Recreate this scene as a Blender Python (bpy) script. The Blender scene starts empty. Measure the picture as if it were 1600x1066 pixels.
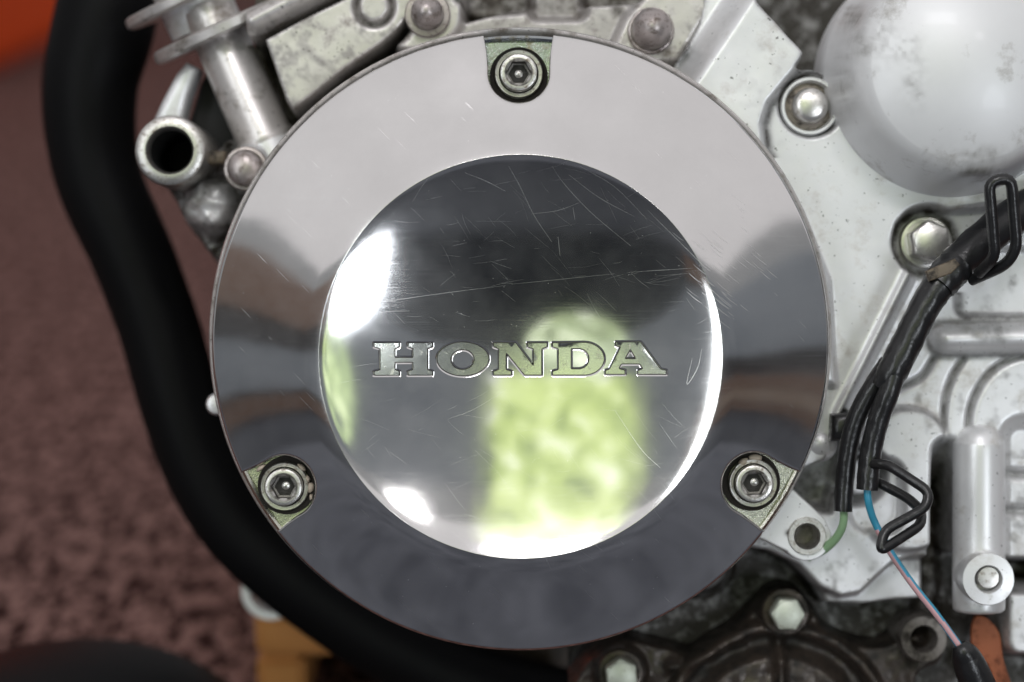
import bpy, bmesh, math, random
import numpy as np
from mathutils import Vector, Matrix
from mathutils.geometry import delaunay_2d_cdt
random.seed(7); np.random.seed(7)
R = math.radians
sc = bpy.context.scene
C = sc.collection

# ------------------------------------------------------------------ camera
# Engine frame: x right, y up, z towards the camera; its origin is the crest of the polished cover.
S = 0.00015            # metres per photograph pixel in the plane of the cover
D = 0.538              # camera distance
TILT = R(15)           # the engine leans back, the camera looks down on it
H0 = 0.155              # height of the origin above the floor
EM = Matrix((( 1, 0, 0, 0),
             ( 0, math.sin(TILT), -math.cos(TILT), 0),
             ( 0, math.cos(TILT),  math.sin(TILT), H0),
             ( 0, 0, 0, 1)))
cd = bpy.data.cameras.new('camera'); cam = bpy.data.objects.new('camera', cd); C.objects.link(cam)
cam.matrix_world = EM @ Matrix.Translation((0, 0, D))
cd.sensor_width = 22.3; cd.lens = 22.3 * D / (1600 * S)
cd.clip_start = 0.02; cd.clip_end = 60
cd.dof.use_dof = True; cd.dof.focus_distance = D + 0.005; cd.dof.aperture_fstop = 3.8
cd.dof.aperture_blades = 7
sc.camera = cam
sc.view_settings.view_transform = 'Standard'; sc.view_settings.look = 'None'
sc.view_settings.gamma = 1; sc.view_settings.exposure = 0.0

# ------------------------------------------------------------------ world and lamps
w = bpy.data.worlds.new('World'); sc.world = w; w.use_nodes = True
bg = w.node_tree.nodes['Background']; bg.inputs[0].default_value = (0.95, 0.97, 1.0, 1); bg.inputs[1].default_value = 0.26

def edir(az, el):      # direction in the engine frame, degrees right of and above the lens axis
    a, e = R(az), R(el)
    return Vector((math.sin(a) * math.cos(e), math.sin(e), math.cos(a) * math.cos(e)))
def area(name, loc, target, sx, sy, rad, col):
    l = bpy.data.lights.new(name, 'AREA'); l.shape = 'RECTANGLE'; l.size = sx; l.size_y = sy
    l.energy = rad * math.pi * sx * sy; l.color = col
    o = bpy.data.objects.new(name, l); C.objects.link(o)
    o.location = loc
    o.rotation_euler = (Vector(target) - Vector(loc)).to_track_quat('-Z', 'Y').to_euler()
    return o
def area_dir(name, az, el, dist, wdeg, hdeg, rad, col):
    p = EM @ (edir(az, el) * dist)
    return area(name, p, EM @ Vector((0, 0, 0)), 2 * dist * math.tan(R(wdeg / 2)), 2 * dist * math.tan(R(hdeg / 2)), rad, col)
# pale ceiling light over the workplace
area('ceiling_light', (0.2, -0.4, 3.2), (0.2, -0.4, 0), 13.0, 7.0, 0.42, (1.0, 0.955, 0.965))
# daylight with foliage outside, through the open doorway behind the camera
door = area_dir('doorway_light', -5.5, 15, 3.4, 24, 26, 1.15, (1, 1, 1))
door.data.use_nodes = True
nt = door.data.node_tree; N = nt.nodes; em = N['Emission']
ge = N.new('ShaderNodeNewGeometry')
n1 = N.new('ShaderNodeTexNoise'); n1.inputs['Scale'].default_value = 6.0; n1.inputs['Detail'].default_value = 8; n1.inputs['Roughness'].default_value = .62; n1.inputs['Distortion'].default_value = .6
cr = N.new('ShaderNodeValToRGB')
e = cr.color_ramp.elements
e[0].position = .32; e[0].color = (.07, .13, .02, 1); e[1].position = .66; e[1].color = (1.3, 1.35, 1.2, 1)
x = cr.color_ramp.elements.new(.43); x.color = (.42, .56, .10, 1)
x = cr.color_ramp.elements.new(.54); x.color = (.72, .88, .26, 1)
nt.links.new(ge.outputs['Parametric'], n1.inputs['Vector']); nt.links.new(n1.outputs['Fac'], cr.inputs[0]); LN = nt.links
def nm(op, a, b=None, c=None):
    m_ = N.new('ShaderNodeMath'); m_.operation = op
    for k_, v_ in enumerate((a, b, c)):
        if v_ is None: continue
        if hasattr(v_, 'links'): LN.new(v_, m_.inputs[k_])
        else: m_.inputs[k_].default_value = v_
    return m_.outputs[0]
sx_ = N.new('ShaderNodeSeparateXYZ'); LN.new(ge.outputs['Parametric'], sx_.inputs[0])
n2 = N.new('ShaderNodeTexNoise'); n2.inputs['Scale'].default_value = 3.0; n2.inputs['Detail'].default_value = 5; LN.new(ge.outputs['Parametric'], n2.inputs['Vector'])
# noise mask dims the sides of the lamp unevenly
ed = nm('SUBTRACT', .5, nm('ABSOLUTE', nm('SUBTRACT', sx_.outputs[0], .5)))
ed = nm('ADD', ed, nm('MULTIPLY', nm('SUBTRACT', n2.outputs['Fac'], .55), .34))
mk = N.new('ShaderNodeMapRange'); mk.inputs['From Min'].default_value = .015; mk.inputs['From Max'].default_value = .12; mk.inputs['To Min'].default_value = .16
LN.new(ed, mk.inputs['Value']); mu = N.new('ShaderNodeVectorMath'); mu.operation = 'SCALE'
LN.new(cr.outputs[0], mu.inputs[0]); LN.new(mk.outputs[0], mu.inputs['Scale']); LN.new(mu.outputs[0], em.inputs[0])
area_dir('sky_over_doorway', -3, 31.5, 3.3, 15, 6.5, 21.0, (.98, .95, 1))
def foliage(l, scale, lo, hi, white):
    l.data.use_nodes = True; t_ = l.data.node_tree; e_ = t_.nodes['Emission']; g_ = t_.nodes.new('ShaderNodeNewGeometry')
    q_ = t_.nodes.new('ShaderNodeTexNoise'); q_.inputs['Scale'].default_value = scale; q_.inputs['Detail'].default_value = 7; q_.inputs['Distortion'].default_value = .8
    r_ = t_.nodes.new('ShaderNodeValToRGB'); k_ = r_.color_ramp.elements; k_[0].position = .36; k_[0].color = lo; k_[1].position = .62; k_[1].color = white
    k2 = k_.new(.50); k2.color = hi
    t_.links.new(g_.outputs['Parametric'], q_.inputs['Vector']); t_.links.new(q_.outputs['Fac'], r_.inputs[0]); t_.links.new(r_.outputs[0], e_.inputs[0])
bl = area_dir('doorway_gap_light', -7.5, -2.0, 3.5, 14, 8.5, 1.0, (1, 1, 1)); bl.data.shape = 'ELLIPSE'
foliage(bl, 4.0, (.10, .13, .07, 1), (.55, .68, .36, 1), (1.2, 1.3, 1.05, 1))
wlr = area_dir('window_low_right', 26, -14, 3.0, 13, 19, 11.0, (.88, .93, 1)); wlr.data.shape = 'ELLIPSE'
wg = area_dir('window_green_right', 28.5, 3, 3.0, 10, 19, 1.0, (1, 1, 1)); wg.data.shape = 'ELLIPSE'; foliage(wg, 4.5, (.10, .13, .08, 1), (.46, .62, .22, 1), (.85, 1.0, .55, 1))
whr = area_dir('window_high_right', 18, 21, 3.0, 5.5, 4.5, 16.0, (1, .98, 1)); whr.data.shape = 'ELLIPSE'
area_dir('window_left', -31.5, 6, 3.0, 7, 34, 8.0, (.92, .97, 1))

# ------------------------------------------------------------------ mesh helpers
class Fr:
    """pixels of the photograph -> engine frame at one depth (mm), plain parallel mapping"""
    def __init__(s, z):
        s.z = z / 1000; s.k = S * (D - s.z) / D
    def x(s, px): return (px - 800) * s.k
    def y(s, py): return (533 - py) * s.k
    def p(s, px, py, z=None): return Vector(((px - 800) * s.k, (533 - py) * s.k, s.z if z is None else z / 1000))

def mesh_obj(name, V, F, mats, parent=None, smooth=True, normals=None, midx=None, matrix=None):
    me = bpy.data.meshes.new(name); me.from_pydata([tuple(v) for v in V], [], F)
    for m in (mats if isinstance(mats, (list, tuple)) else [mats]): me.materials.append(m)
    if smooth: me.polygons.foreach_set('use_smooth', [True] * len(me.polygons))
    if midx is not None: me.polygons.foreach_set('material_index', midx)
    me.update()
    if normals is not None: me.normals_split_custom_set_from_vertices([tuple(n) for n in normals])
    o = bpy.data.objects.new(name, me); C.objects.link(o)
    if parent is not None: o.parent = parent
    elif matrix is not None: o.matrix_world = matrix
    return o
def thing(name, label, cat, group=None, matrix=None):
    o = bpy.data.objects.new(name, None); C.objects.link(o); o.empty_display_size = .02
    o.matrix_world = EM if matrix is None else matrix
    o['label'] = label; o['category'] = cat
    if group: o['group'] = group
    return o
def tag(o, label, cat, group=None):
    o['label'] = label; o['category'] = cat
    if group: o['group'] = group
    return o
def struct(o):
    o['kind'] = 'structure'; return o
def auto(o, ang=35):
    me = o.data
    me.set_sharp_from_angle(angle=R(ang)); return o

def lathe(name, c, prof, mat, parent, seg=64, axis=None, close=True, midx=None, up=None):
    """prof: list of (r, h) metres; c: centre; axis: direction of +h"""
    az = Vector((0, 0, 1)) if axis is None else Vector(axis).normalized()
    t = Vector((0, 1, 0)) if abs(az.y) < .9 else Vector((1, 0, 0))
    u = t.cross(az).normalized(); v = az.cross(u)
    c = Vector(c); V = []; F = []; MI = []
    n = len(prof)
    for r, h in prof:
        for i in range(seg):
            a = 2 * math.pi * i / seg
            V.append(c + u * (r * math.cos(a)) + v * (r * math.sin(a)) + az * h)
    for j in range(n - 1):
        for i in range(seg):
            i2 = (i + 1) % seg
            F.append((j * seg + i, j * seg + i2, (j + 1) * seg + i2, (j + 1) * seg + i)); MI.append(midx[j] if midx else 0)
    if close:
        if prof[0][0] > 1e-6: F.append(tuple(reversed(range(seg)))); MI.append(midx[0] if midx else 0)
        if prof[-1][0] > 1e-6: F.append(tuple((n - 1) * seg + i for i in range(seg))); MI.append(midx[-1] if midx else 0)
    o = mesh_obj(name, V, F, mat, parent, midx=MI if midx else None)
    bm = bmesh.new(); bm.from_mesh(o.data); bmesh.ops.remove_doubles(bm, verts=bm.verts, dist=1e-7)
    bmesh.ops.recalc_face_normals(bm, faces=bm.faces); bm.to_mesh(o.data); bm.free()
    return auto(o, 40)

def catmull(pts, n=8):
    P = [np.array(p, float) for p in pts]; out = []
    for i in range(len(P) - 1):
        p0 = P[i - 1] if i > 0 else 2 * P[0] - P[1]
        p1, p2 = P[i], P[i + 1]
        p3 = P[i + 2] if i + 2 < len(P) else 2 * P[-1] - P[-2]
        for t in np.linspace(0, 1, n, endpoint=False):
            out.append(.5 * ((2 * p1) + (-p0 + p2) * t + (2 * p0 - 5 * p1 + 4 * p2 - p3) * t * t + (-p0 + 3 * p1 - 3 * p2 + p3) * t ** 3))
    out.append(P[-1]); return out
def catmull_closed(pts, n=6):
    P = [np.array(p, float) for p in pts]; m = len(P); out = []
    for i in range(m):
        p0, p1, p2, p3 = P[i - 1], P[i], P[(i + 1) % m], P[(i + 2) % m]
        for t in np.linspace(0, 1, n, endpoint=False):
            out.append(.5 * ((2 * p1) + (-p0 + p2) * t + (2 * p0 - 5 * p1 + 4 * p2 - p3) * t * t + (-p0 + 3 * p1 - 3 * p2 + p3) * t ** 3))
    return out

def tube(name, path, mat, parent, seg=20, n=8, matrix=None, wob=0, smoothpath=True, flat=1.0, mfun=None):
    """path: list of (x, y, z, r) metres in the engine frame"""
    pts = catmull(path, n) if smoothpath else [np.array(p, float) for p in path]
    V = []; F = []; MI = []
    prev = None
    for i, q in enumerate(pts):
        a = pts[max(i - 1, 0)][:3]; b = pts[min(i + 1, len(pts) - 1)][:3]
        t = Vector(b - a).normalized()
        if prev is None:
            u = t.cross(Vector((0, 0, 1)))
            if u.length < .1: u = t.cross(Vector((0, 1, 0)))
            u.normalize()
        else:
            u = (prev - t * prev.dot(t)).normalized()
        prev = u; v = t.cross(u)
        for s in range(seg):
            an = 2 * math.pi * s / seg
            r = q[3] * (1 + wob * math.sin(i * 1.7 + s * 2.1) * math.sin(i * .61 + s))
            V.append(Vector(q[:3]) + u * (r * math.cos(an)) + v * (r * flat * math.sin(an)))
    m = len(pts)
    for i in range(m - 1):
        for s in range(seg):
            s2 = (s + 1) % seg
            F.append((i * seg + s, i * seg + s2, (i + 1) * seg + s2, (i + 1) * seg + s)); MI.append(mfun(i, s) if mfun else 0)
    F.append(tuple(reversed(range(seg)))); F.append(tuple((m - 1) * seg + s for s in range(seg))); MI += [0, 0]
    o = mesh_obj(name, V, F, mat, parent, midx=MI if mfun else None, matrix=matrix)
    return auto(o, 50)

def prism(name, outline, f, z0, z1, mat, parent, bev=.0004, seg=3, matrix=None):
    """outline in pixels, extruded between depths z0 < z1 (mm), top edge rounded"""
    bm = bmesh.new()
    vs = [bm.verts.new(f.p(px, py, z1)) for px, py in outline]
    fa = bm.faces.new(vs)
    if fa.normal.z < 0 : fa.normal_flip()
    fa.normal_update()
    if fa.normal.z < 0: bmesh.ops.reverse_faces(bm, faces=[fa])
    g = bmesh.ops.extrude_face_region(bm, geom=[fa])
    nv = [x for x in g['geom'] if isinstance(x, bmesh.types.BMVert)]
    for v in nv: v.co.z = z0 / 1000
    bmesh.ops.recalc_face_normals(bm, faces=bm.faces)
    if bev > 0:
        ed = [e for e in bm.edges if all(abs(v.co.z - z1 / 1000) < 1e-8 for v in e.verts)]
        bmesh.ops.bevel(bm, geom=ed, offset=bev, segments=seg, affect='EDGES', profile=.5)
    me = bpy.data.meshes.new(name); bm.to_mesh(me); bm.free()
    me.materials.append(mat); me.polygons.foreach_set('use_smooth', [True] * len(me.polygons))
    o = bpy.data.objects.new(name, me); C.objects.link(o)
    if parent is not None: o.parent = parent
    elif matrix is not None: o.matrix_world = matrix
    return auto(o, 32)

# signed distances in pixel space (numpy)
def sstep(a, b, x):
    t = np.clip((x - a) / (b - a), 0, 1); return t * t * (3 - 2 * t)
def sd_circle(X, Y, cx, cy, r): return np.hypot(X - cx, Y - cy) - r
def sd_seg(X, Y, ax, ay, bx, by):
    dx, dy = bx - ax, by - ay
    t = np.clip(((X - ax) * dx + (Y - ay) * dy) / (dx * dx + dy * dy), 0, 1)
    return np.hypot(X - ax - t * dx, Y - ay - t * dy)
def sd_line(X, Y, pts):
    d = np.full(X.shape, 1e9)
    for (a, b) in zip(pts[:-1], pts[1:]): d = np.minimum(d, sd_seg(X, Y, a[0], a[1], b[0], b[1]))
    return d
def sd_poly(X, Y, pts):
    d = sd_line(X, Y, list(pts) + [pts[0]])
    ins = np.zeros(X.shape, bool)
    n = len(pts)
    for i in range(n):
        x1, y1 = pts[i]; x2, y2 = pts[(i + 1) % n]
        if y1 == y2: continue
        c = ((y1 > Y) != (y2 > Y)) & (X < (x2 - x1) * (Y - y1) / (y2 - y1) + x1)
        ins ^= c
    return np.where(ins, -d, d)
def sd_box(X, Y, cx, cy, hx, hy, r=0):
    qx = np.abs(X - cx) - hx + r; qy = np.abs(Y - cy) - hy + r
    return np.hypot(np.maximum(qx, 0), np.maximum(qy, 0)) + np.minimum(np.maximum(qx, qy), 0) - r
def over(z, sd, zl, w_):
    t = sstep(w_, -w_, sd); return z * (1 - t) + zl * t
_g = np.random.RandomState(3).rand(64, 64)
def vnoise(X, Y, s):
    x = X / s; y = Y / s; xi = np.floor(x).astype(int); yi = np.floor(y).astype(int)
    fx = x - xi; fy = y - yi; fx = fx * fx * (3 - 2 * fx); fy = fy * fy * (3 - 2 * fy)
    g = lambda a, b: _g[a % 64, b % 64]
    return (g(xi, yi) * (1 - fx) + g(xi + 1, yi) * fx) * (1 - fy) + (g(xi, yi + 1) * (1 - fx) + g(xi + 1, yi + 1) * fx) * fy

def hfield(name, x0, x1, y0, y1, step, fun, f, mat, parent, cut=None):
    xs = np.arange(x0, x1 + step, step); ys = np.arange(y0, y1 + step, step)
    X, Y = np.meshgrid(xs, ys); Z, DI = fun(X, Y)
    ny, nx = X.shape
    V = np.stack([(X - 800) * f.k, (533 - Y) * f.k, Z / 1000], -1).reshape(-1, 3)
    idx = np.arange(nx * ny).reshape(ny, nx)
    F = np.stack([idx[:-1, :-1], idx[1:, :-1], idx[1:, 1:], idx[:-1, 1:]], -1).reshape(-1, 4)
    if cut is not None:
        m = Z > cut
        keep = (m[:-1, :-1] | m[1:, :-1] | m[1:, 1:] | m[:-1, 1:]).reshape(-1); F = F[keep]
    me = bpy.data.meshes.new(name)
    me.from_pydata(V.tolist(), [], F.tolist()); me.materials.append(mat)
    me.polygons.foreach_set('use_smooth', [True] * len(me.polygons))
    at = me.attributes.new('dirt_shade', 'FLOAT', 'POINT'); at.data.foreach_set('value', np.clip(DI, 0, 1).reshape(-1).astype(np.float32))
    bm = bmesh.new(); bm.from_mesh(me)
    bmesh.ops.delete(bm, geom=[v for v in bm.verts if not v.link_faces], context='VERTS'); bm.to_mesh(me); bm.free()
    o = bpy.data.objects.new(name, me); C.objects.link(o); o.parent = parent
    return o

# ------------------------------------------------------------------ materials
def newmat(name):
    m = bpy.data.materials.new(name); m.use_nodes = True
    return m, m.node_tree.nodes, m.node_tree.links, m.node_tree.nodes['Principled BSDF']
def tex(N, L, kind, scale, detail=4, rough=.5, vec=None, stretch=None, rot=(0, 0, 0)):
    t = N.new('ShaderNodeTexNoise' if kind == 'noise' else 'ShaderNodeTexVoronoi')
    t.inputs['Scale'].default_value = scale
    if kind == 'noise': t.inputs['Detail'].default_value = detail; t.inputs['Roughness'].default_value = rough
    co = N.new('ShaderNodeTexCoord'); mp = N.new('ShaderNodeMapping')
    mp.inputs['Rotation'].default_value = rot
    if stretch: mp.inputs['Scale'].default_value = stretch
    L.new(co.outputs['Object'], mp.inputs[0]); L.new(mp.outputs[0], t.inputs['Vector'])
    return t
def ramp(N, L, src, p0, p1, c0=(0, 0, 0, 1), c1=(1, 1, 1, 1)):
    r = N.new('ShaderNodeValToRGB'); r.color_ramp.elements[0].position = p0; r.color_ramp.elements[1].position = p1
    r.color_ramp.elements[0].color = c0; r.color_ramp.elements[1].color = c1
    L.new(src, r.inputs[0]); return r
def mixc(N, L, fac, a, b, mode='MIX'):
    m = N.new('ShaderNodeMix'); m.data_type = 'RGBA'; m.blend_type = mode
    for s, v in ((m.inputs[0], fac), (m.inputs[6], a), (m.inputs[7], b)):
        if hasattr(v, 'links'): L.new(v, s)
        else: s.default_value = v
    return m.outputs[2]
def maths(N, L, op, a, b=None, clamp=False):
    m = N.new('ShaderNodeMath'); m.operation = op; m.use_clamp = clamp
    for s, v in ((m.inputs[0], a), (m.inputs[1], b)):
        if v is None: continue
        if hasattr(v, 'links'): L.new(v, s)
        else: s.default_value = v
    return m.outputs[0]
def c4(c): return (c[0], c[1], c[2], 1)

def mat_metal(name, base, metallic=1, rough=.3, rvar=.1, stain=None, stain_amt=.0, sscale=90, grain=0.0, gscale=1500, dirt_shade=None, scratch=0.0, speck=0.0, coat=0.0, spec=None):
    m, N, L, B = newmat(name)
    B.inputs['Metallic'].default_value = metallic
    n = tex(N, L, 'noise', sscale, 6, .6)
    col = mixc(N, L, n.outputs['Fac'], c4([v * .9 for v in base]), c4([min(v * 1.08, 1) for v in base]))
    r = maths(N, L, 'MULTIPLY_ADD', n.outputs['Fac'], rvar); N[r.node.name].inputs[2].default_value = rough - rvar * .5
    if stain:
        s = tex(N, L, 'noise', sscale * 1.7, 8, .68)
        f = ramp(N, L, s.outputs['Fac'], .60 - stain_amt * .25, .74 - stain_amt * .2)
        fm = maths(N, L, 'MULTIPLY', f.outputs[0], min(1, .5 + stain_amt))
        col = mixc(N, L, fm, col, c4(stain))
        r = maths(N, L, 'ADD', r, maths(N, L, 'MULTIPLY', fm, .3))
    if speck:
        v = tex(N, L, 'noise', 900, 2, .5)
        f = ramp(N, L, v.outputs['Fac'], .70 - speck * .05, .74)
        col = mixc(N, L, maths(N, L, 'MULTIPLY', f.outputs[0], .75), col, c4((.03, .025, .018)))
    if dirt_shade:
        a = N.new('ShaderNodeAttribute'); a.attribute_name = 'dirt_shade'  # mask mixes real dirt with shade painted into gaps
        s = tex(N, L, 'noise', 260, 7, .7)
        d = maths(N, L, 'MULTIPLY', a.outputs['Fac'], maths(N, L, 'MULTIPLY_ADD', s.outputs['Fac'], 2.2), True)
        d.node.inputs[0]; N[d.node.name].inputs[1].links[0].from_node.inputs[2].default_value = -.12
        col = mixc(N, L, d, col, c4(dirt_shade))
        mt = maths(N, L, 'MULTIPLY', maths(N, L, 'SUBTRACT', 1.0, d), metallic); L.new(mt, B.inputs['Metallic'])
        r = maths(N, L, 'ADD', r, maths(N, L, 'MULTIPLY', d, .15))
    L.new(col, B.inputs['Base Color'])
    hs = None
    if grain:
        g = tex(N, L, 'noise', gscale, 3, .6); b = N.new('ShaderNodeBump'); b.inputs['Strength'].default_value = grain; b.inputs['Distance'].default_value = .0004
        L.new(g.outputs['Fac'], b.inputs['Height']); L.new(b.outputs[0], B.inputs['Normal'])
    if scratch:
        for k, (rot, st) in enumerate((((0, 0, .5), (14, 900, 1)), ((0, 0, -.9), (11, 1100, 1)), ((0, 0, 1.9), (17, 800, 1)))):
            s = tex(N, L, 'noise', 3.2, 2, .5, stretch=st, rot=rot)
            f = ramp(N, L, s.outputs['Fac'], .60, .70)
            r = maths(N, L, 'ADD', r, maths(N, L, 'MULTIPLY', f.outputs[0], scratch))
    L.new(maths(N, L, 'MAXIMUM', r, .02), B.inputs['Roughness'])
    if spec is not None: B.inputs['Specular IOR Level'].default_value = spec
    if coat: B.inputs['Coat Weight'].default_value = coat
    return m

M = {}
def haze_film(m, amt=.3):
    """worn polish: part of the surface is finely scuffed"""
    N, L = m.node_tree.nodes, m.node_tree.links; B = N['Principled BSDF']; out = N['Material Output']
    B2 = N.new('ShaderNodeBsdfPrincipled'); B2.inputs['Metallic'].default_value = 1; B2.inputs['Base Color'].default_value = (.70, .69, .68, 1); B2.inputs['Roughness'].default_value = .42
    n = tex(N, L, 'noise', 45, 8, .7); f = ramp(N, L, n.outputs['Fac'], .35, .72, (amt * .45,) * 3 + (1,), (amt * 1.6,) * 3 + (1,))
    mx = N.new('ShaderNodeMixShader'); L.new(f.outputs[0], mx.inputs[0]); L.new(B.outputs[0], mx.inputs[1]); L.new(B2.outputs[0], mx.inputs[2]); L.new(mx.outputs[0], out.inputs['Surface'])
M['polish'] = mat_metal('polished_aluminium', (.80, .785, .775), 1, .08, .08, sscale=60, scratch=.02)
haze_film(M['polish'], .07)
def wave(m, scale, st):
    N, L = m.node_tree.nodes, m.node_tree.links; t = tex(N, L, 'noise', scale, 2, .5); b = N.new('ShaderNodeBump'); b.inputs['Strength'].default_value = st; b.inputs['Distance'].default_value = .001
    L.new(t.outputs['Fac'], b.inputs['Height']); L.new(b.outputs[0], N['Principled BSDF'].inputs['Normal'])
wave(M['polish'], 70, .03)
_N, _L = M['polish'].node_tree.nodes, M['polish'].node_tree.links
_a = _N.new('ShaderNodeAttribute'); _a.attribute_name = 'lip'; _B = _N['Principled BSDF']
_L.new(maths(_N, _L, 'MULTIPLY_ADD', _a.outputs['Fac'], .03), _B.inputs['Roughness'])
_old = [n_ for n_ in _N if n_.type == 'MATH' and n_.operation == 'MAXIMUM'][0]; _L.new(_old.outputs[0], _B.inputs['Roughness'].links[0].from_node.inputs[2])
M['letter'] = mat_metal('letter_floor', (.78, .785, .73), 1, .19, .10, stain=(.40, .38, .28), stain_amt=.15, sscale=300, grain=.05, gscale=3000)
M['grime_shade'] = mat_metal('black_grime_shade', (.022, .019, .016), 0, .55, .2, grain=.5, gscale=2200)  # real grime; also colours the painted shade in the notches
M['silver'] = mat_metal('silver_paint', (.82, .82, .83), .42, .37, .08, stain=(.48, .45, .40), stain_amt=.22, sscale=60, grain=.06, gscale=2600, dirt_shade=(.030, .024, .018), speck=.05)
M['silver_warm'] = mat_metal('bare_casting', (.66, .63, .615), .6, .34, .12, stain=(.13, .10, .07), stain_amt=.3, sscale=80, grain=.10, gscale=2000, dirt_shade=(.05, .04, .03), speck=.6)
M['oily'] = mat_metal('oily_casting', (.075, .058, .047), .4, .27, .2, stain=(.02, .017, .014), stain_amt=.6, sscale=110, grain=.25, gscale=900, dirt_shade=(.012, .010, .009))
M['steel'] = mat_metal('bolt_steel', (.58, .565, .54), .9, .33, .15, stain=(.16, .12, .08), stain_amt=.35, sscale=420, grain=.12, gscale=2500)
M['zinc'] = mat_metal('zinc_yellow', (.66, .655, .57), 1, .24, .15, stain=(.22, .20, .12), stain_amt=.2, sscale=260, grain=.15, gscale=2600)
M['steel_blue'] = mat_metal('plated_steel', (.42, .45, .46), 1, .22, .15, stain=(.20, .18, .10), stain_amt=.35, sscale=240, grain=.2, gscale=2600)
M['dark_steel'] = mat_metal('dark_steel', (.16, .15, .14), .8, .42, .2, stain=(.35, .33, .30), stain_amt=.3, sscale=500, grain=.3, gscale=1800)
M['hole'] = mat_metal('hole_shade_black', (.008, .008, .008), 0, .7, .1)  # near-black colour standing in for the shade inside holes
M['pipe'] = mat_metal('black_satin', (.005, .005, .0055), 0, .5, .1, sscale=40, grain=.04, spec=.09)
M['vinyl'] = mat_metal('black_vinyl', (.012, .012, .013), 0, .30, .14, stain=(.09, .085, .085), stain_amt=.05, sscale=160, grain=.45, gscale=330)
M['tape'] = mat_metal('tape_brown', (.16, .125, .085), 0, .5, .2, stain=(.03, .025, .02), stain_amt=.5, sscale=160, grain=.2, gscale=900)
M['blue'] = mat_metal('wire_blue', (.045, .30, .46), 0, .35, .1)
M['pink'] = mat_metal('wire_pink', (.62, .36, .38), 0, .4, .1)
M['green'] = mat_metal('wire_green', (.30, .48, .27), 0, .4, .1)
M['rust'] = mat_metal('rust_orange', (.33, .095, .035), 0, .6, .2, stain=(.10, .03, .015), stain_amt=.4, sscale=140, grain=.2)
M['orange'] = mat_metal('orange_plastic', (1.0, .09, .003), 0, .35, .1, sscale=6)
M['flake'] = mat_metal('paint_flake', (.52, .44, .36), 0, .6, .2, grain=.3)
M['scratch'] = mat_metal('scratch_bright', (.80, .79, .78), 1, .34, .1)

def mat_carpet():
    m, N, L, B = newmat('carpet')
    a = tex(N, L, 'noise', 190, 3, .65, stretch=(1, .4, 1)); b = tex(N, L, 'noise', 120, 3, .6); c = tex(N, L, 'noise', 5, 3, .5)
    r = ramp(N, L, a.outputs['Fac'], .47, .535, (.004, .001, .001, 1), (.30, .175, .155, 1))
    col = mixc(N, L, maths(N, L, 'MULTIPLY', b.outputs['Fac'], .25), r.outputs[0], c4((.10, .038, .032)))
    col = mixc(N, L, maths(N, L, 'MULTIPLY', c.outputs['Fac'], .3), col, c4((.11, .042, .036)))
    L.new(col, B.inputs['Base Color']); B.inputs['Roughness'].default_value = .95
    bu = N.new('ShaderNodeBump'); bu.inputs['Strength'].default_value = .7; bu.inputs['Distance'].default_value = .01
    L.new(a.outputs['Fac'], bu.inputs['Height']); L.new(bu.outputs[0], B.inputs['Normal'])
    return m
def mat_wood(name, c0, c1, sc_=1.0):
    m, N, L, B = newmat(name)
    a = tex(N, L, 'noise', 30 * sc_, 5, .6, stretch=(.15, 1, 3)); b = tex(N, L, 'noise', 200 * sc_, 3, .6, stretch=(.1, 1, 2))
    r = ramp(N, L, a.outputs['Fac'], .3, .7, c4(c0), c4(c1))
    col = mixc(N, L, maths(N, L, 'MULTIPLY', b.outputs['Fac'], .4), r.outputs[0], c4([v * .6 for v in c0]))
    L.new(col, B.inputs['Base Color']); B.inputs['Roughness'].default_value = .6
    return m
def mat_plain(name, c0, c1, scale=8, rough=.8):
    m, N, L, B = newmat(name); a = tex(N, L, 'noise', scale, 5, .6); a_ = ramp(N, L, a.outputs['Fac'], .30, .70)
    L.new(mixc(N, L, a_.outputs[0], c4(c0), c4(c1)), B.inputs['Base Color']); B.inputs['Roughness'].default_value = rough
    return m

# ------------------------------------------------------------------ the setting
def wbox(name, lo, hi, mat, bev=0, parent=None):
    bm = bmesh.new(); bmesh.ops.create_cube(bm, size=1)
    for v in bm.verts: v.co = Vector([lo[i] + (v.co[i] + .5) * (hi[i] - lo[i]) for i in range(3)])
    if bev: bmesh.ops.bevel(bm, geom=list(bm.edges), offset=bev, segments=2, affect='EDGES')
    me = bpy.data.meshes.new(name); bm.to_mesh(me); bm.free(); me.materials.append(mat)
    o = bpy.data.objects.new(name, me); C.objects.link(o)
    if parent: o.parent = parent
    return o
bm = bmesh.new(); bmesh.ops.create_grid(bm, x_segments=60, y_segments=60, size=6)
me = bpy.data.meshes.new('floor'); bm.to_mesh(me); bm.free(); me.materials.append(mat_carpet()); me.materials[0].node_tree.nodes['Principled BSDF'].inputs['Specular IOR Level'].default_value = .1
fl = bpy.data.objects.new('floor', me); C.objects.link(fl); struct(fl)
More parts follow.
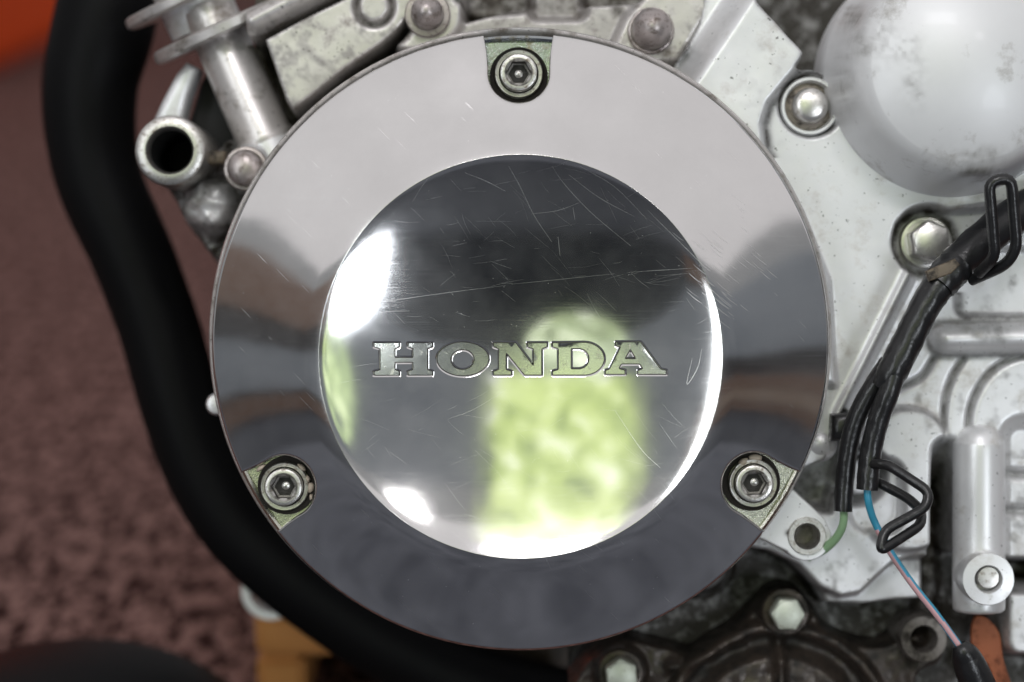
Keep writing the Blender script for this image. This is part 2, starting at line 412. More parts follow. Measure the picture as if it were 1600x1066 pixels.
# mirrored in the cover: unseen added dark mats, and the wall behind the camera
def matte(m, v=.1): m.node_tree.nodes['Principled BSDF'].inputs['Specular IOR Level'].default_value = v; return m
struct(wbox('added_mat', (-1.6, -.60, .002), (1.6, -.06, .008), matte(mat_plain('added_mat_grey', (.050, .054, .068), (.135, .142, .168), 34, .95)), .002))
struct(wbox('added_dark_mat', (-5, -3.95, .002), (5, -.61, .008), matte(mat_plain('added_mat_black', (.016, .018, .026), (.030, .032, .042), 30, .95)), .002))
wallm = mat_plain('grey_wall', (.33, .38, .43), (.48, .53, .58), 2)
brownm = mat_wood('brown_timber', (.21, .105, .06), (.36, .20, .12), .2)
darkm = mat_plain('dark_panel', (.018, .014, .016), (.035, .028, .03), 2)
wl = struct(wbox('wall', (-8, -4.2, 0), (8, -4.05, 2.75), wallm))
wbox('skirting_board', (-8, -4.05, 0), (-1.7, -4.0, .36), brownm, parent=wl)
palem = mat_wood('tan_timber', (.42, .30, .21), (.62, .47, .35), .2)
for k, (a, b) in enumerate(((0, .20), (.215, .45), (.465, .72))): wbox('skirting_board', (1.7, -4.05, a), (8, -4.0 + .02 * k, b), (brownm, palem, brownm)[k], parent=wl)
wbox('shelf_board', (2.4, -4.05, .80), (8, -3.95, 1.15), darkm, parent=wl)
bm = bmesh.new(); ap = [(1.75 * math.cos(a), max(.012, .012 + 1.12 * math.sin(a) ** .8)) for a in np.linspace(0, math.pi, 40)]  # unseen arched panel, added to put a dark mass in the dish's reflection
fa = bm.faces.new([bm.verts.new((x_, -3.97, z_)) for x_, z_ in ap]); g = bmesh.ops.extrude_face_region(bm, geom=[fa])
for v_ in g['geom']:
    if isinstance(v_, bmesh.types.BMVert): v_.co.y = -4.04
bmesh.ops.recalc_face_normals(bm, faces=bm.faces)
me = bpy.data.meshes.new('dark_panel'); bm.to_mesh(me); bm.free(); me.materials.append(mat_plain('added_panel_dark', (.012, .016, .026), (.022, .027, .040), 2, .9)); matte(me.materials[0])
o = bpy.data.objects.new('dark_panel', me); C.objects.link(o); o.parent = wl
wbox('shelf_board', (-8, -4.05, 1.35), (-2.3, -3.97, 1.78), darkm, parent=wl)
wbox('wall_plate', (-8, -4.05, 1.79), (-2.1, -3.9, 2.75), brownm, parent=wl)
wbox('skirting_cap', (-8, -4.05, .365), (-1.7, -3.98, .44), darkm, parent=wl)

# ------------------------------------------------------------------ the engine
eng = thing('engine', 'silver motorcycle engine with a round polished cover lettered HONDA, oily grey castings around it', 'engine')

# ---- polished clutch cover
fc = Fr(-5); K = fc.k; CX, CY = 813.5, 534.5
RO = 487.0
RC = 313.0                                        # crest between dish and ring
rr = np.arange(0, 500.1, .5)
an = np.where(rr < RC, np.interp(rr, [0, 120, 200, 255, 278, 298, 305, 313], [0, 6.4, 10.7, 13.6, 15.0, 17.0, 18.6, 22.0]),
              np.interp(rr, [313, 320, 337, 420, 470, 500], [-17.5, -19.0, -22.3, -20.6, -19.4, -19.0]))
sl = np.tan(np.radians(an)); zz = np.concatenate([[0], np.cumsum((sl[1:] + sl[:-1]) / 2 * .5)])
zz -= np.interp(RC, rr, zz); sll = sl.tolist()
CO = fc.p(CX, CY, 0)
zl_ = zz.tolist()
def pz(r):                                            # metres
    q = min(r * 2, 999.0); i = int(q); return (zl_[i] + (zl_[i + 1] - zl_[i]) * (q - i)) * K
def oy(r):                                            # the dish sits a little below the centre of the rim
    t = min(max((r - 322) / 158, 0), 1); return -22.5 * (1 - t * t * (3 - 2 * t))
def reff(dx, dy):
    r = math.hypot(dx, dy + 10)
    for _ in range(7): r = math.hypot(dx, dy - oy(r))
    return r
def pn(dx, dy, side=0):                               # analytic normal; side picks the slope at the crest
    h = .6; r = reff(dx, dy)
    gx = (reff(dx + h, dy) - reff(dx - h, dy)) / (2 * h); gy = (reff(dx, dy + h) - reff(dx, dy - h)) / (2 * h)
    q = r * 2
    i = min(int(q), 998); g = sll[i] + (sll[i + 1] - sll[i]) * min(q - i, 1)
    return Vector((-g * gx, -g * gy, 1)).normalized()
def cv(dx, dy, z=None):                               # dx right, dy up, pixels from the cover centre
    return Vector((CO.x + dx * K, CO.y + dy * K, pz(reff(dx, dy)) if z is None else z))

# outline with three bolt notches, going counter-clockwise
NOT = [(90.4, 424, 48, 55), (211.5, 436, 49, 54), (328.6, 428, 49, 54)]   # angle, bolt radius, half width, half width at rim
out = []
def notch_pts(a0, rb, hw, hr):
    ca = R(a0); u = (math.cos(ca), math.sin(ca)); v = (-u[1], u[0])     # u outward, v counter-clockwise
    P = []
    d0 = math.sqrt(RO ** 2 - hr ** 2)
    prof = [(d0, -hr)]
    for t in np.linspace(.12, 1, 9):                                   # flare near the rim, then nearly radial wall
        d = d0 + (rb - 2 - d0) * t
        prof.append((d, -(hw + (hr - hw) * (1 - t) ** 2.2) * (1 if t < 1 else 1)))
    for b in np.linspace(-88, 88, 29):
        prof.append((rb - 2 - hw * math.cos(R(b)), hw * math.sin(R(b))))
    prof += [(d, -s) for d, s in reversed(prof[:10])]
    return [(d * u[0] + s * v[0], d * u[1] + s * v[1]) for d, s in prof]
order = sorted(NOT, key=lambda n: n[0])
segs = []
for i, nn in enumerate(order):
    npt = notch_pts(*nn); nx = notch_pts(*order[(i + 1) % 3])
    a1 = math.atan2(npt[-1][1], npt[-1][0]); a2 = math.atan2(nx[0][1], nx[0][0])
    while a2 < a1: a2 += 2 * math.pi
    arc = [(RO * math.cos(a), RO * math.sin(a)) for a in np.linspace(a1, a2, 150)[1:-1]]
    segs += npt + arc
def resample(pts, step):
    o = []
    n = len(pts)
    for i in range(n):
        a, b = pts[i], pts[(i + 1) % n]; l = math.hypot(b[0] - a[0], b[1] - a[1]); m = max(1, int(math.ceil(l / step)))
        for j in range(m): o.append((a[0] + (b[0] - a[0]) * j / m, a[1] + (b[1] - a[1]) * j / m))
    return o
OL = resample(segs, 3.2)
def normals2(P):
    n = len(P); o = []
    for i in range(n):
        a, b = P[i - 1], P[(i + 1) % n]; t = (b[0] - a[0], b[1] - a[1]); l = math.hypot(*t) or 1
        o.append((t[1] / l, -t[0] / l))          # outward for counter-clockwise
    return o
N2 = normals2(OL)
for _ in range(2):
    N2 = [((N2[i - 1][0] + 2 * N2[i][0] + N2[(i + 1) % len(N2)][0]) / 4, (N2[i - 1][1] + 2 * N2[i][1] + N2[(i + 1) % len(N2)][1]) / 4) for i in range(len(N2))]
FI = 5.0                                          # edge rounding in pixels
IN = [(p[0] - n[0] * FI, p[1] - n[1] * FI) for p, n in zip(OL, N2)]
V = []; F = []; NV = []
nb = len(OL); RI = 262.0; RM = 352.0; NA = 480
ri_ = [(RI * math.cos(2 * math.pi * i / NA), RI * math.sin(2 * math.pi * i / NA) + oy(RI)) for i in range(NA)]
for side, rows in ((0, list(np.linspace(RI, RC - 8, 28)) + list(np.linspace(RC - 7.5, RC + 7.5, 51)) + list(np.linspace(RC + 8, RM, 14))),):
    b0 = len(V)
    for r in rows:
        for i in range(NA):
            a = 2 * math.pi * i / NA; dx, dy = r * math.cos(a), r * math.sin(a) + oy(r); V.append(cv(dx, dy)); NV.append(pn(dx, dy, side))
    for j in range(len(rows) - 1):
        for i in range(NA):
            i2 = (i + 1) % NA; F.append((b0 + j * NA + i, b0 + (j + 1) * NA + i, b0 + (j + 1) * NA + i2, b0 + j * NA + i2))
def sdist(x, y, P):
    return min((x - p[0]) ** 2 + (y - p[1]) ** 2 for p in P)
v2 = [(RM * math.cos(2 * math.pi * i / NA), RM * math.sin(2 * math.pi * i / NA) + oy(RM)) for i in range(NA)]
e2 = [(i, (i + 1) % NA) for i in range(NA)] + [(NA + i, NA + (i + 1) % nb) for i in range(nb)]
v2 += IN
INA = np.array(IN)
def inside(x, y, P):
    c = False; n = len(P)
    for i in range(n):
        x1, y1 = P[i]; x2, y2 = P[(i + 1) % n]
        if (y1 > y) != (y2 > y) and x < (x2 - x1) * (y - y1) / (y2 - y1) + x1: c = not c
    return c
for r in np.arange(RM + 7, RO - FI - 2, 7):
    n = int(2 * math.pi * r / 8)
    for i in range(n):
        a = 2 * math.pi * (i + .5 * random.random()) / n; x, y = r * math.cos(a), r * math.sin(a) + oy(r)
        if np.min((INA[:, 0] - x) ** 2 + (INA[:, 1] - y) ** 2) < 9: continue
        v2.append((x, y))
rv, re_, rf, *_ = delaunay_2d_cdt([Vector(p) for p in v2], e2, [], 1, 1e-5)
base = len(V)
for p in rv: V.append(cv(p[0], p[1])); NV.append(pn(p[0], p[1]))
for f in rf:
    gx = sum(rv[i][0] for i in f) / len(f); gy = sum(rv[i][1] for i in f) / len(f); gr = reff(gx, gy)
    if gr < RM * .9998: continue
    if not inside(gx, gy, IN): continue
    a, b, c = (rv[i] for i in f[:3])
    ar2 = (b[0] - a[0]) * (c[1] - a[1]) - (c[0] - a[0]) * (b[1] - a[1])
    F.append(tuple(base + i for i in (list(f) if ar2 > 0 else list(f)[::-1])))
eb = len(V)
for i in range(nb): V.append(cv(*IN[i])); NV.append(pn(*IN[i]))
for k in range(1, 6):                             # rounded edge
    b = math.pi / 2 * k / 5
    for i in range(nb):
        dx = IN[i][0] + N2[i][0] * FI * math.sin(b); dy = IN[i][1] + N2[i][1] * FI * math.sin(b)
        p = cv(dx, dy); s0 = pn(*IN[i])
        base = cv(*IN[i]).z
        p.z = base - FI * K * (1 - math.cos(b)) - .3 * FI * K * math.sin(b) * (1 if s0.z < .97 else 0)
        V.append(p); nn = Vector((N2[i][0], N2[i][1], 0)); NV.append((s0 * math.cos(b) + nn * math.sin(b)).normalized())
for zb in (-.0125, -.0175):                       # side wall
    for i in range(nb):
        p = cv(OL[i][0], OL[i][1]); p.z = zb; V.append(p); NV.append(Vector((N2[i][0], N2[i][1], 0)))
nr = 8
for j in range(nr - 1):
    for i in range(nb):
        i2 = (i + 1) % nb
        F.append((eb + j * nb + i, eb + (j + 1) * nb + i, eb + (j + 1) * nb + i2, eb + j * nb + i2))

# letters, traced as outlines in pixels (crop scale 1/3.077)
def LP(pts): return [((x / 3.077 + 560) - CX, CY - (y / 3.077 + 500)) for x, y in pts]
def arcp(cx, cy, rx, ry, a0, a1, n): return [(cx + rx * math.cos(R(a)), cy + ry * math.sin(R(a))) for a in np.linspace(a0, a1, n)]
def sl_(x, y, dx): return [(x, y)]
letters = []
Hs = [(75, 108), (200, 108), (200, 131), (178, 140), (178, 178), (260, 178), (260, 140), (236, 131), (236, 108), (358, 108), (358, 131), (334, 140), (334, 238), (358, 246), (358, 268), (236, 268), (236, 246), (260, 238), (260, 206), (178, 206), (178, 238), (200, 246), (200, 268), (75, 268), (75, 246), (104, 238), (104, 140), (75, 131)]
letters.append((Hs, []))
letters.append((arcp(502, 188, 127, 84, 0, 360, 49)[:-1], [arcp(500, 191, 54, 46, 0, 360, 29)[:-1]]))
letters.append(([(647, 108), (758, 108), (840, 216), (840, 142), (812, 131), (812, 108), (910, 108), (910, 131), (884, 142), (884, 268), (798, 268), (712, 164), (712, 238), (738, 246), (738, 268), (647, 268), (647, 246), (672, 238), (672, 140), (647, 131)], []))
letters.append(([(932, 108), (1080, 106)] + arcp(1085, 187, 100, 81, -85, 85, 19) + [(1080, 268), (932, 268), (932, 246), (960, 238), (960, 140), (932, 131)],
                [[(1026, 140), (1062, 140)] + arcp(1064, 187, 44, 46, -80, 80, 9) + [(1062, 234), (1026, 234)]]))
letters.append(([(1236, 104), (1358, 104), (1452, 234), (1480, 240), (1480, 264), (1342, 264), (1342, 241), (1364, 233), (1352, 214), (1266, 214), (1256, 233), (1284, 241), (1284, 264), (1186, 264), (1186, 242), (1207, 235), (1258, 131), (1236, 126)],
                [[(1308, 146), (1330, 184), (1286, 184)]]))
def orient(P, ccw=True):
    A = sum(P[i][0] * P[(i + 1) % len(P)][1] - P[(i + 1) % len(P)][0] * P[i][1] for i in range(len(P)))
    return P if (A > 0) == ccw else P[::-1]
def offset(P, d):
    n = len(P); o = []
    for i in range(n):
        p0, p1, p2 = P[i - 1], P[i], P[(i + 1) % n]
        def nrm(a, b):
            t = (b[0] - a[0], b[1] - a[1]); l = math.hypot(*t) or 1; return (t[1] / l, -t[0] / l)
        a, b = nrm(p0, p1), nrm(p1, p2); m = (a[0] + b[0], a[1] + b[1]); l2 = m[0] ** 2 + m[1] ** 2
        if l2 < .3: s = 1.0; m = a; f_ = 1
        else: f_ = min(2 / l2, 1.6)
        o.append((p1[0] + m[0] * d * f_, p1[1] + m[1] * d * f_))
    return o
def round_corners(P, r=1.2):
    o = []
    n = len(P)
    for i in range(n):
        p0, p1, p2 = P[i - 1], P[i], P[(i + 1) % n]
        l1 = math.hypot(p0[0] - p1[0], p0[1] - p1[1]); l2 = math.hypot(p2[0] - p1[0], p2[1] - p1[1])
        a = min(r, l1 * .4) / l1; b = min(r, l2 * .4) / l2
        q0 = (p1[0] + (p0[0] - p1[0]) * a, p1[1] + (p0[1] - p1[1]) * a); q2 = (p1[0] + (p2[0] - p1[0]) * b, p1[1] + (p2[1] - p1[1]) * b)
        o += [q0, ((q0[0] + 2 * p1[0] + q2[0]) / 4, (q0[1] + 2 * p1[1] + q2[1]) / 4), q2]
    return o
loops = []           # every outline: (letter index, outline, is_hole), outer counter-clockwise, holes clockwise
for li, (outer, holes) in enumerate(letters):
    loops.append((li, round_corners(orient(LP(outer), True)), False))
    for h in holes: loops.append((li, round_corners(orient(LP(h), False), .9), True))
def inside(x, y, P):
    c = False; n = len(P)
    for i in range(n):
        x1, y1 = P[i]; x2, y2 = P[(i + 1) % n]
        if (y1 > y) != (y2 > y) and x < (x2 - x1) * (y - y1) / (y2 - y1) + x1: c = not c
    return c
BW = 2.2             # polished bevel round each letter, pixels
DEP = .00022
cdt_v = []; cdt_e = []; bev = []
for li, P, hole in loops:
    O = offset(P, BW); s = len(cdt_v); cdt_v += O; cdt_e += [(s + i, s + (i + 1) % len(O)) for i in range(len(O))]; bev.append(O)
s = len(cdt_v)
cdt_v += ri_; cdt_e += [(s + i, s + (i + 1) % NA) for i in range(NA)]
for r in np.arange(8, RI - 5, 8):
    n = max(6, int(2 * math.pi * r / 9))
    for i in range(n):
        a = 2 * math.pi * (i + random.random() * .3) / n; x, y = r * math.cos(a), r * math.sin(a) + oy(0)
        if abs(y + 28) < 40 and abs(x) < 240: continue
        cdt_v.append((x, y))
for gx in np.arange(-238, 239, 7.0):
    for gy in np.arange(-66, 11, 7.0): 
        q = (gx + random.random() * .6, gy + random.random() * .6)
        if min(min((q[0] - p[0]) ** 2 + (q[1] - p[1]) ** 2 for p in O) for O in bev) > 4: cdt_v.append(q)
rv, re_, rf, *_ = delaunay_2d_cdt([Vector(p) for p in cdt_v], cdt_e, [], 1, 1e-5)
base = len(V)
for p in rv: V.append(cv(p[0], p[1])); NV.append(pn(p[0], p[1]))
for f in rf:
    gx = sum(rv[i][0] for i in f) / len(f); gy = sum(rv[i][1] for i in f) / len(f)
    if sum(inside(gx, gy, O) for O in bev) % 2 == 1: continue
    if reff(gx, gy) > RI: continue
    a, b, c = (rv[i] for i in f[:3])
    ar2 = (b[0] - a[0]) * (c[1] - a[1]) - (c[0] - a[0]) * (b[1] - a[1])
    f = list(f) if ar2 > 0 else list(f)[::-1]
    F.append(tuple(base + i for i in f))
for (li, P, hole), O in zip(loops, bev):             # bevelled walls of the engraving
    n = len(P); nn = normals2(P); b0 = len(V)
    for i in range(n): V.append(cv(*O[i])); NV.append((pn(*O[i]) * .95 + Vector((-nn[i][0], -nn[i][1], 0)) * .25).normalized())
    for i in range(n):
        q = cv(*P[i]); q.z -= DEP; V.append(q); NV.append((pn(*P[i]) * .85 + Vector((-nn[i][0], -nn[i][1], 0)) * .55).normalized())
    for i in range(n):
        i2 = (i + 1) % n; F.append((b0 + i, b0 + i2, b0 + n + i2, b0 + n + i))
V = [Vector(v) for v in V]
cover = mesh_obj('clutch_cover', V, F, M['polish'], eng, normals=NV)
at = cover.data.attributes.new('lip', 'FLOAT', 'POINT'); at.data.foreach_set('value', [math.exp(-((reff((v.x - CO.x) / K, (v.y - CO.y) / K) - RC) / 5.0) ** 2) for v in V])
cover['label'] = 'round polished cover with a dished centre and three bolt notches'
# letter floors
for li in range(5):
    LV = []; LF = []; MI = []
    cv2 = []; ce2 = []; inn = []
    for l2, P, hole in loops:
        if l2 != li: continue
        Q = offset(P, -0.8); Q2 = offset(P, -1.5); n = len(P); b0 = len(LV)
        for pts, dz in ((P, -DEP - .00003), (Q, -DEP - .00006), (Q2, -DEP + .00012)):
            for p in pts:
                q = cv(*p); q.z += dz; LV.append(q)
        for k in range(2):
            for i in range(n):
                i2 = (i + 1) % n; LF.append((b0 + k * n + i, b0 + k * n + i2, b0 + (k + 1) * n + i2, b0 + (k + 1) * n + i)); MI.append(1 if k == 0 else 0)
        s = len(cv2); cv2 += Q2; ce2 += [(s + i, s + (i + 1) % n) for i in range(n)]; inn.append(Q2)
    xs = [p[0] for p in cv2]; ys = [p[1] for p in cv2]
    for gx in np.arange(min(xs), max(xs), 7):
        for gy in np.arange(min(ys), max(ys), 7):
            if sum(inside(gx, gy, O) for O in inn) % 2 and min(min((gx - p[0]) ** 2 + (gy - p[1]) ** 2 for p in O) for O in inn) > 4: cv2.append((gx, gy))
    rv, re_, rf, *_ = delaunay_2d_cdt([Vector(p) for p in cv2], ce2, [], 1, 1e-5)
    b0 = len(LV)
    for p in rv:
        q = cv(p[0], p[1]); q.z += -DEP + .00012; LV.append(q)
    for f in rf:
        gx = sum(rv[i][0] for i in f) / len(f); gy = sum(rv[i][1] for i in f) / len(f)
        if sum(inside(gx, gy, O) for O in inn) % 2 == 0: continue
        a, b, c = (rv[i] for i in f[:3])
        ar2 = (b[0] - a[0]) * (c[1] - a[1]) - (c[0] - a[0]) * (b[1] - a[1])
        f = list(f) if ar2 > 0 else list(f)[::-1]
        LF.append(tuple(b0 + i for i in f)); MI.append(0)
    auto(mesh_obj('letter', LV, LF, [M['letter'], M['grime_shade']], cover, midx=MI), 30)

# scratches in the polish, hairline ribbons that follow the surface
sv = []; sf = []
def scratch(pts, wpx=.55):
    pts = catmull([(x - CX, CY - y) for x, y in pts], 10); b0 = len(sv); n = len(pts)
    for i, p in enumerate(pts):
        a = pts[max(i - 1, 0)]; b = pts[min(i + 1, n - 1)]; t = b - a; l = np.hypot(*t) or 1
        ww = wpx * (.35 + .65 * math.sin(math.pi * (i + .5) / n))
        for s in (-1, 1):
            q = cv(p[0] - t[1] / l * ww * s, p[1] + t[0] / l * ww * s); q.z += .00002; sv.append(q)
    for i in range(n - 1): sf.append((b0 + 2 * i, b0 + 2 * i + 1, b0 + 2 * i + 3, b0 + 2 * i + 2))
for ps in ([(795, 262), (812, 292), (835, 338), (862, 378)], [(862, 262), (882, 290), (925, 335), (985, 385)], [(888, 275), (935, 310), (990, 340)],
           [(727, 272), (760, 285), (790, 300)], [(1010, 330), (1060, 380), (1100, 420)], [(905, 262), (960, 295), (1010, 345)], [(830, 335), (870, 330), (905, 318)],
           [(1080, 560), (1072, 600), (1088, 575), (1095, 545)], [(872, 370), (875, 400)], [(895, 325), (898, 345)], [(960, 640), (1000, 700), (1030, 730)]):
    scratch(ps, .26)
for ps in ([(560, 478), (680, 460), (790, 446)], [(800, 444), (880, 436), (960, 428)], [(980, 426), (1080, 420)], [(700, 655), (740, 640), (790, 610)], [(540, 500), (600, 488), (640, 486)]):
    scratch(ps, .14)
for i in range(60):
    x, y = random.gauss(1125, 34), random.gauss(425, 46); l = random.uniform(8, 26)
    scratch([(x, y), (x + l * .5, y + l * .45), (x + l, y + l * .8)], random.uniform(.12, .40))
for i in range(300):
    a = random.random() * 6.28; r = 300 * math.sqrt(random.random()); x, y = CX + r * math.cos(a), CY + 21 + r * math.sin(a)
    l = random.uniform(8, 60)
    if abs(y - 562) < 60 and abs(x - 812) < 262: continue
    th = random.choice((.75, .75, .9, -.5, -.3, .05, -.05)) + random.gauss(0, .18); bw_ = random.gauss(0, .02) * l
    scratch([(x, y), (x + l * .5 * math.cos(th) - bw_ * math.sin(th), y + l * .5 * math.sin(th) + bw_ * math.cos(th)), (x + l * math.cos(th), y + l * math.sin(th))], random.uniform(.03, .075))
for i in range(60):
    a = random.uniform(0, 6.28); r = random.uniform(340, 465); x, y = CX + r * math.cos(a), CY + r * math.sin(a); l = random.uniform(5, 22)
    if min(abs((math.degrees(-a) - q[0] + 180) % 360 - 180) for q in NOT) < 12: continue
    scratch([(x, y), (x + l * .5, y + l * .5), (x + l, y + l)], random.uniform(.06, .18))
for i in range(240):                                  # dust and pits
    a = random.uniform(0, 6.28); r = random.uniform(0, 470); x, y = CX + r * math.cos(a), CY + r * math.sin(a)
    if min(abs((math.degrees(-a) - q[0] + 180) % 360 - 180) for q in NOT) < 12 or (abs(y - 562) < 40 and abs(x - 812) < 250): continue
    q_ = random.uniform(.2, .55); scratch([(x - q_, y), (x + q_, y + random.uniform(-.5, .5))], q_ * .9)
so = mesh_obj('scratches', sv, sf, M['scratch'], cover); so['kind'] = 'stuff'

# notch floors, bolts
def hexbolt_socket(c, r, h, parent, mat, rs, rot=0, depth=.0035):
    """socket-head screw: c = centre of the head's base"""
    n = 48; V = []; F = []; MI = []
    def circ(rad, z): 
        b0 = len(V)
        for i in range(n): a = 2 * math.pi * i / n; V.append(c + Vector((rad * math.cos(a), rad * math.sin(a), z)))
        return b0
    def hexa(rad, z):
        b0 = len(V)
        for i in range(n):
            a = 2 * math.pi * i / n; t = ((a - rot + math.pi / 6) % (math.pi / 3)) - math.pi / 6
            q = rad * math.cos(math.pi / 6) / math.cos(t); V.append(c + Vector((q * math.cos(a), q * math.sin(a), z)))
        return b0
    bev_ = r * .09
    L_ = [circ(r, 0), circ(r, h - bev_), circ(r - bev_ * .35, h - bev_ * .3), circ(r - bev_, h), circ(rs * 1.12, h), circ(rs * 1.03, h - .0003), hexa(rs, h - .0006), hexa(rs * .97, h - depth), hexa(rs * .3, h - depth - .0004)]
    for j in range(len(L_) - 1):
        for i in range(n):
            i2 = (i + 1) % n; F.append((L_[j] + i, L_[j] + i2, L_[j + 1] + i2, L_[j + 1] + i)); MI.append(1 if j >= 6 else 0)
    F.append(tuple(L_[-1] + i for i in range(n))); MI.append(0)
    return auto(mesh_obj('bolt_head', V, F, [mat, M['dark_steel']], parent, midx=MI), 35)
def subempty(name, parent):
    o = bpy.data.objects.new(name, None); C.objects.link(o); o.parent = parent; o.empty_display_size = .01; return o

for q, (a0, rb, hw, hr) in enumerate(NOT):
    ca = R(a0); u = Vector((math.cos(ca), math.sin(ca), 0)); v = Vector((-u.y, u.x, 0))
    zfl = -.0130 if q == 0 else -.0112
    # floor of the notch with its thin upturned lip along the rim
    P = notch_pts(a0, rb, hw, hr); FV = []; FF = []
    P = [(p[0] * 1.0, p[1] * 1.0) for p in P]
    RL = RO - 1.5
    a1 = math.atan2(P[-1][1], P[-1][0]); a2 = math.atan2(P[0][1], P[0][0])
    if a1 < a2: a1 += 2 * math.pi
    arc1 = [(RL * math.cos(a), RL * math.sin(a)) for a in np.linspace(a1, a2, 16)]
    arc2 = [((RL - 8) * math.cos(a), (RL - 8) * math.sin(a)) for a in np.linspace(a1, a2, 16)]
    fo = bmesh.new()
    ring = [fo.verts.new(cv(p[0], p[1], zfl)) for p in P[1:-1]] + [fo.verts.new(cv(p[0], p[1], zfl)) for p in arc2]
    fo.faces.new(ring)
    l2 = [fo.verts.new(cv(p[0] , p[1], zfl + .0001)) for p in arc2]
    l1 = [fo.verts.new(cv(p[0], p[1], zfl + .0007)) for p in arc2]
    l0 = [fo.verts.new(cv(p[0] * 1.008, p[1] * 1.008, zfl + .0010)) for p in arc2]
    le = [fo.verts.new(cv(p[0], p[1], zfl + .0004)) for p in arc1]
    lf = [fo.verts.new(cv(p[0], p[1], -.0175)) for p in arc1]
    for A, B in ((l2, l1), (l1, l0), (l0, le), (le, lf)):
        for i in range(len(A) - 1): fo.faces.new((A[i], A[i + 1], B[i + 1], B[i]))
    bmesh.ops.triangulate(fo, faces=[x for x in fo.faces if len(x.verts) > 4])
    bmesh.ops.recalc_face_normals(fo, faces=fo.faces)
    mm = bpy.data.meshes.new('notch_floor'); fo.to_mesh(mm); fo.free(); mm.materials.append(M['steel_blue'] if q == 0 else M['zinc'])
    if sum(p.normal.z for p in mm.polygons) < 0: mm.flip_normals()
    mm.polygons.foreach_set('use_smooth', [True] * len(mm.polygons))
    no = bpy.data.objects.new('notch_floor', mm); C.objects.link(no); no.parent = cover; auto(no, 25)
    bc = cv(rb * u.x, rb * u.y, 0)
    if q == 2: bc += Vector((.0002, .0001, 0))
    bo = subempty('cover_bolt', eng)
    wr = 38.5 * K
    bp = Vector((bc.x, bc.y, zfl))
    lathe('notch_shade_ring', bp - u * (4.5 * K), [(wr * 1.20, .00005), (wr * 1.19, .0025), (wr * 1.12, .0016), (wr * .9, .0004)], M['grime_shade'], bo, 56, close=False)  # black crescent painted for the shade at the notch's inner end
    lathe('washer', bp, [(wr, .0002), (wr, .0016), (wr * .96, .0020), (wr * .82, .0019), (wr * .77, .0012), (wr * .5, .0012)], [M['steel'], M['grime_shade']], bo, 56, midx=[0, 0, 0, 1, 1, 1])
    hexbolt_socket(Vector((bp.x, bp.y, zfl + .0006)), 29.5 * K, .0042, bo, M['steel'], 20 * K, rot=[R(90), R(90), R(92)][q])
    lathe('socket_centre', Vector((bp.x + (.0003 if q else 0), bp.y + (.0002 if q else 0), zfl + .0004)), [(7.0 * K, 0), (6.5 * K, .0009), (3 * K, .00115), (0, .0012)], M['steel'], bo, 20)
    fl_ = {0: [], 1: [(471, 731, 9, 4, -.7), (480, 749, 4, 6, .3), (485, 762, 6, 9, -.2), (408, 731, 9, 4, .6), (486, 778, 3, 6, .1)], 2: [(1162, 722, 9, 6, .5), (1181, 715, 12, 6, 0)]}[q]
    for (fx, fy, ra, rb_, th) in fl_:
        f4 = Fr(-9); VV = []; FFc = []
        cc = f4.p(fx, fy, zfl * 1000 + 1.2)
        bmf = bmesh.new(); bmesh.ops.create_icosphere(bmf, subdivisions=2, radius=1)
        for vv in bmf.verts:
            nzz = .82 + .36 * random.random(); x_, y_ = vv.co.x * ra * f4.k * nzz, vv.co.y * rb_ * f4.k * nzz
            vv.co = Vector((cc.x + x_ * math.cos(th) - y_ * math.sin(th), cc.y + x_ * math.sin(th) + y_ * math.cos(th), cc.z + vv.co.z * .0011))
        mf = bpy.data.meshes.new('paint_flake'); bmf.to_mesh(mf); bmf.free(); mf.materials.append(M['flake']); mf.polygons.foreach_set('use_smooth', [True] * len(mf.polygons))
        ofl = bpy.data.objects.new('paint_flake', mf); C.objects.link(ofl); ofl.parent = bo

# ---- flange of the casing right behind the cover
ff = Fr(-19); kf = ff.k
lathe('case_flange', ff.p(813, 529, 0), [(470 * kf, -.045), (486 * kf, -.045), (486 * kf, -.0192), (485.5 * kf, -.0180), (483 * kf, -.0174), (480 * kf, -.0176), (477 * kf, -.0183), (472 * kf, -.0190), (440 * kf, -.0190)], M['silver_warm'], eng, 200, close=False)
lathe('gasket', ff.p(813, 531, 0), [(465 * kf, -.0189), (475 * kf, -.0186), (474.5 * kf, -.0174), (460 * kf, -.0174)], M['grime_shade'], eng, 160, close=False)

# ---- crankcase side, right of the cover
f_case = Fr(-28)
A1 = [(1112, -70), (1255, 86), (1251, 100), (1197, 166), (1187, 198), (1193, 240), (1248, 335), (1290, 440), (1300, 600), (1000, 600), (1000, 170), (1062, 104), (1083, 84)]
A1L = [(1040, 120), (1120, -5), (1170, -70), (1290, -70), (1290, 600), (1000, 600), (1000, 130)]
A2 = [(1180, 110), (1268, 106), (1300, 100), (1420, 150), (1640, 200), (1720, 318), (1560, 322), (1480, 330), (1420, 334), (1400, 350), (1398, 380), (1424, 428), (1312, 652), (1290, 720), (1240, 740), (1000, 740), (1000, 200)]
EC = [(1000, 820), (1100, 850), (1165, 862), (1205, 868), (1248, 888), (1282, 922), (1318, 938), (1350, 932), (1378, 905), (1400, 885), (1425, 876), (1480, 874), (1720, 880), (1720, 200), (1400, 200), (1200, 500), (1000, 600)]
FCV = [(1275, 900), (1300, 955), (1360, 958), (1420, 950), (1476, 948), (1476, 860), (1300, 860)]
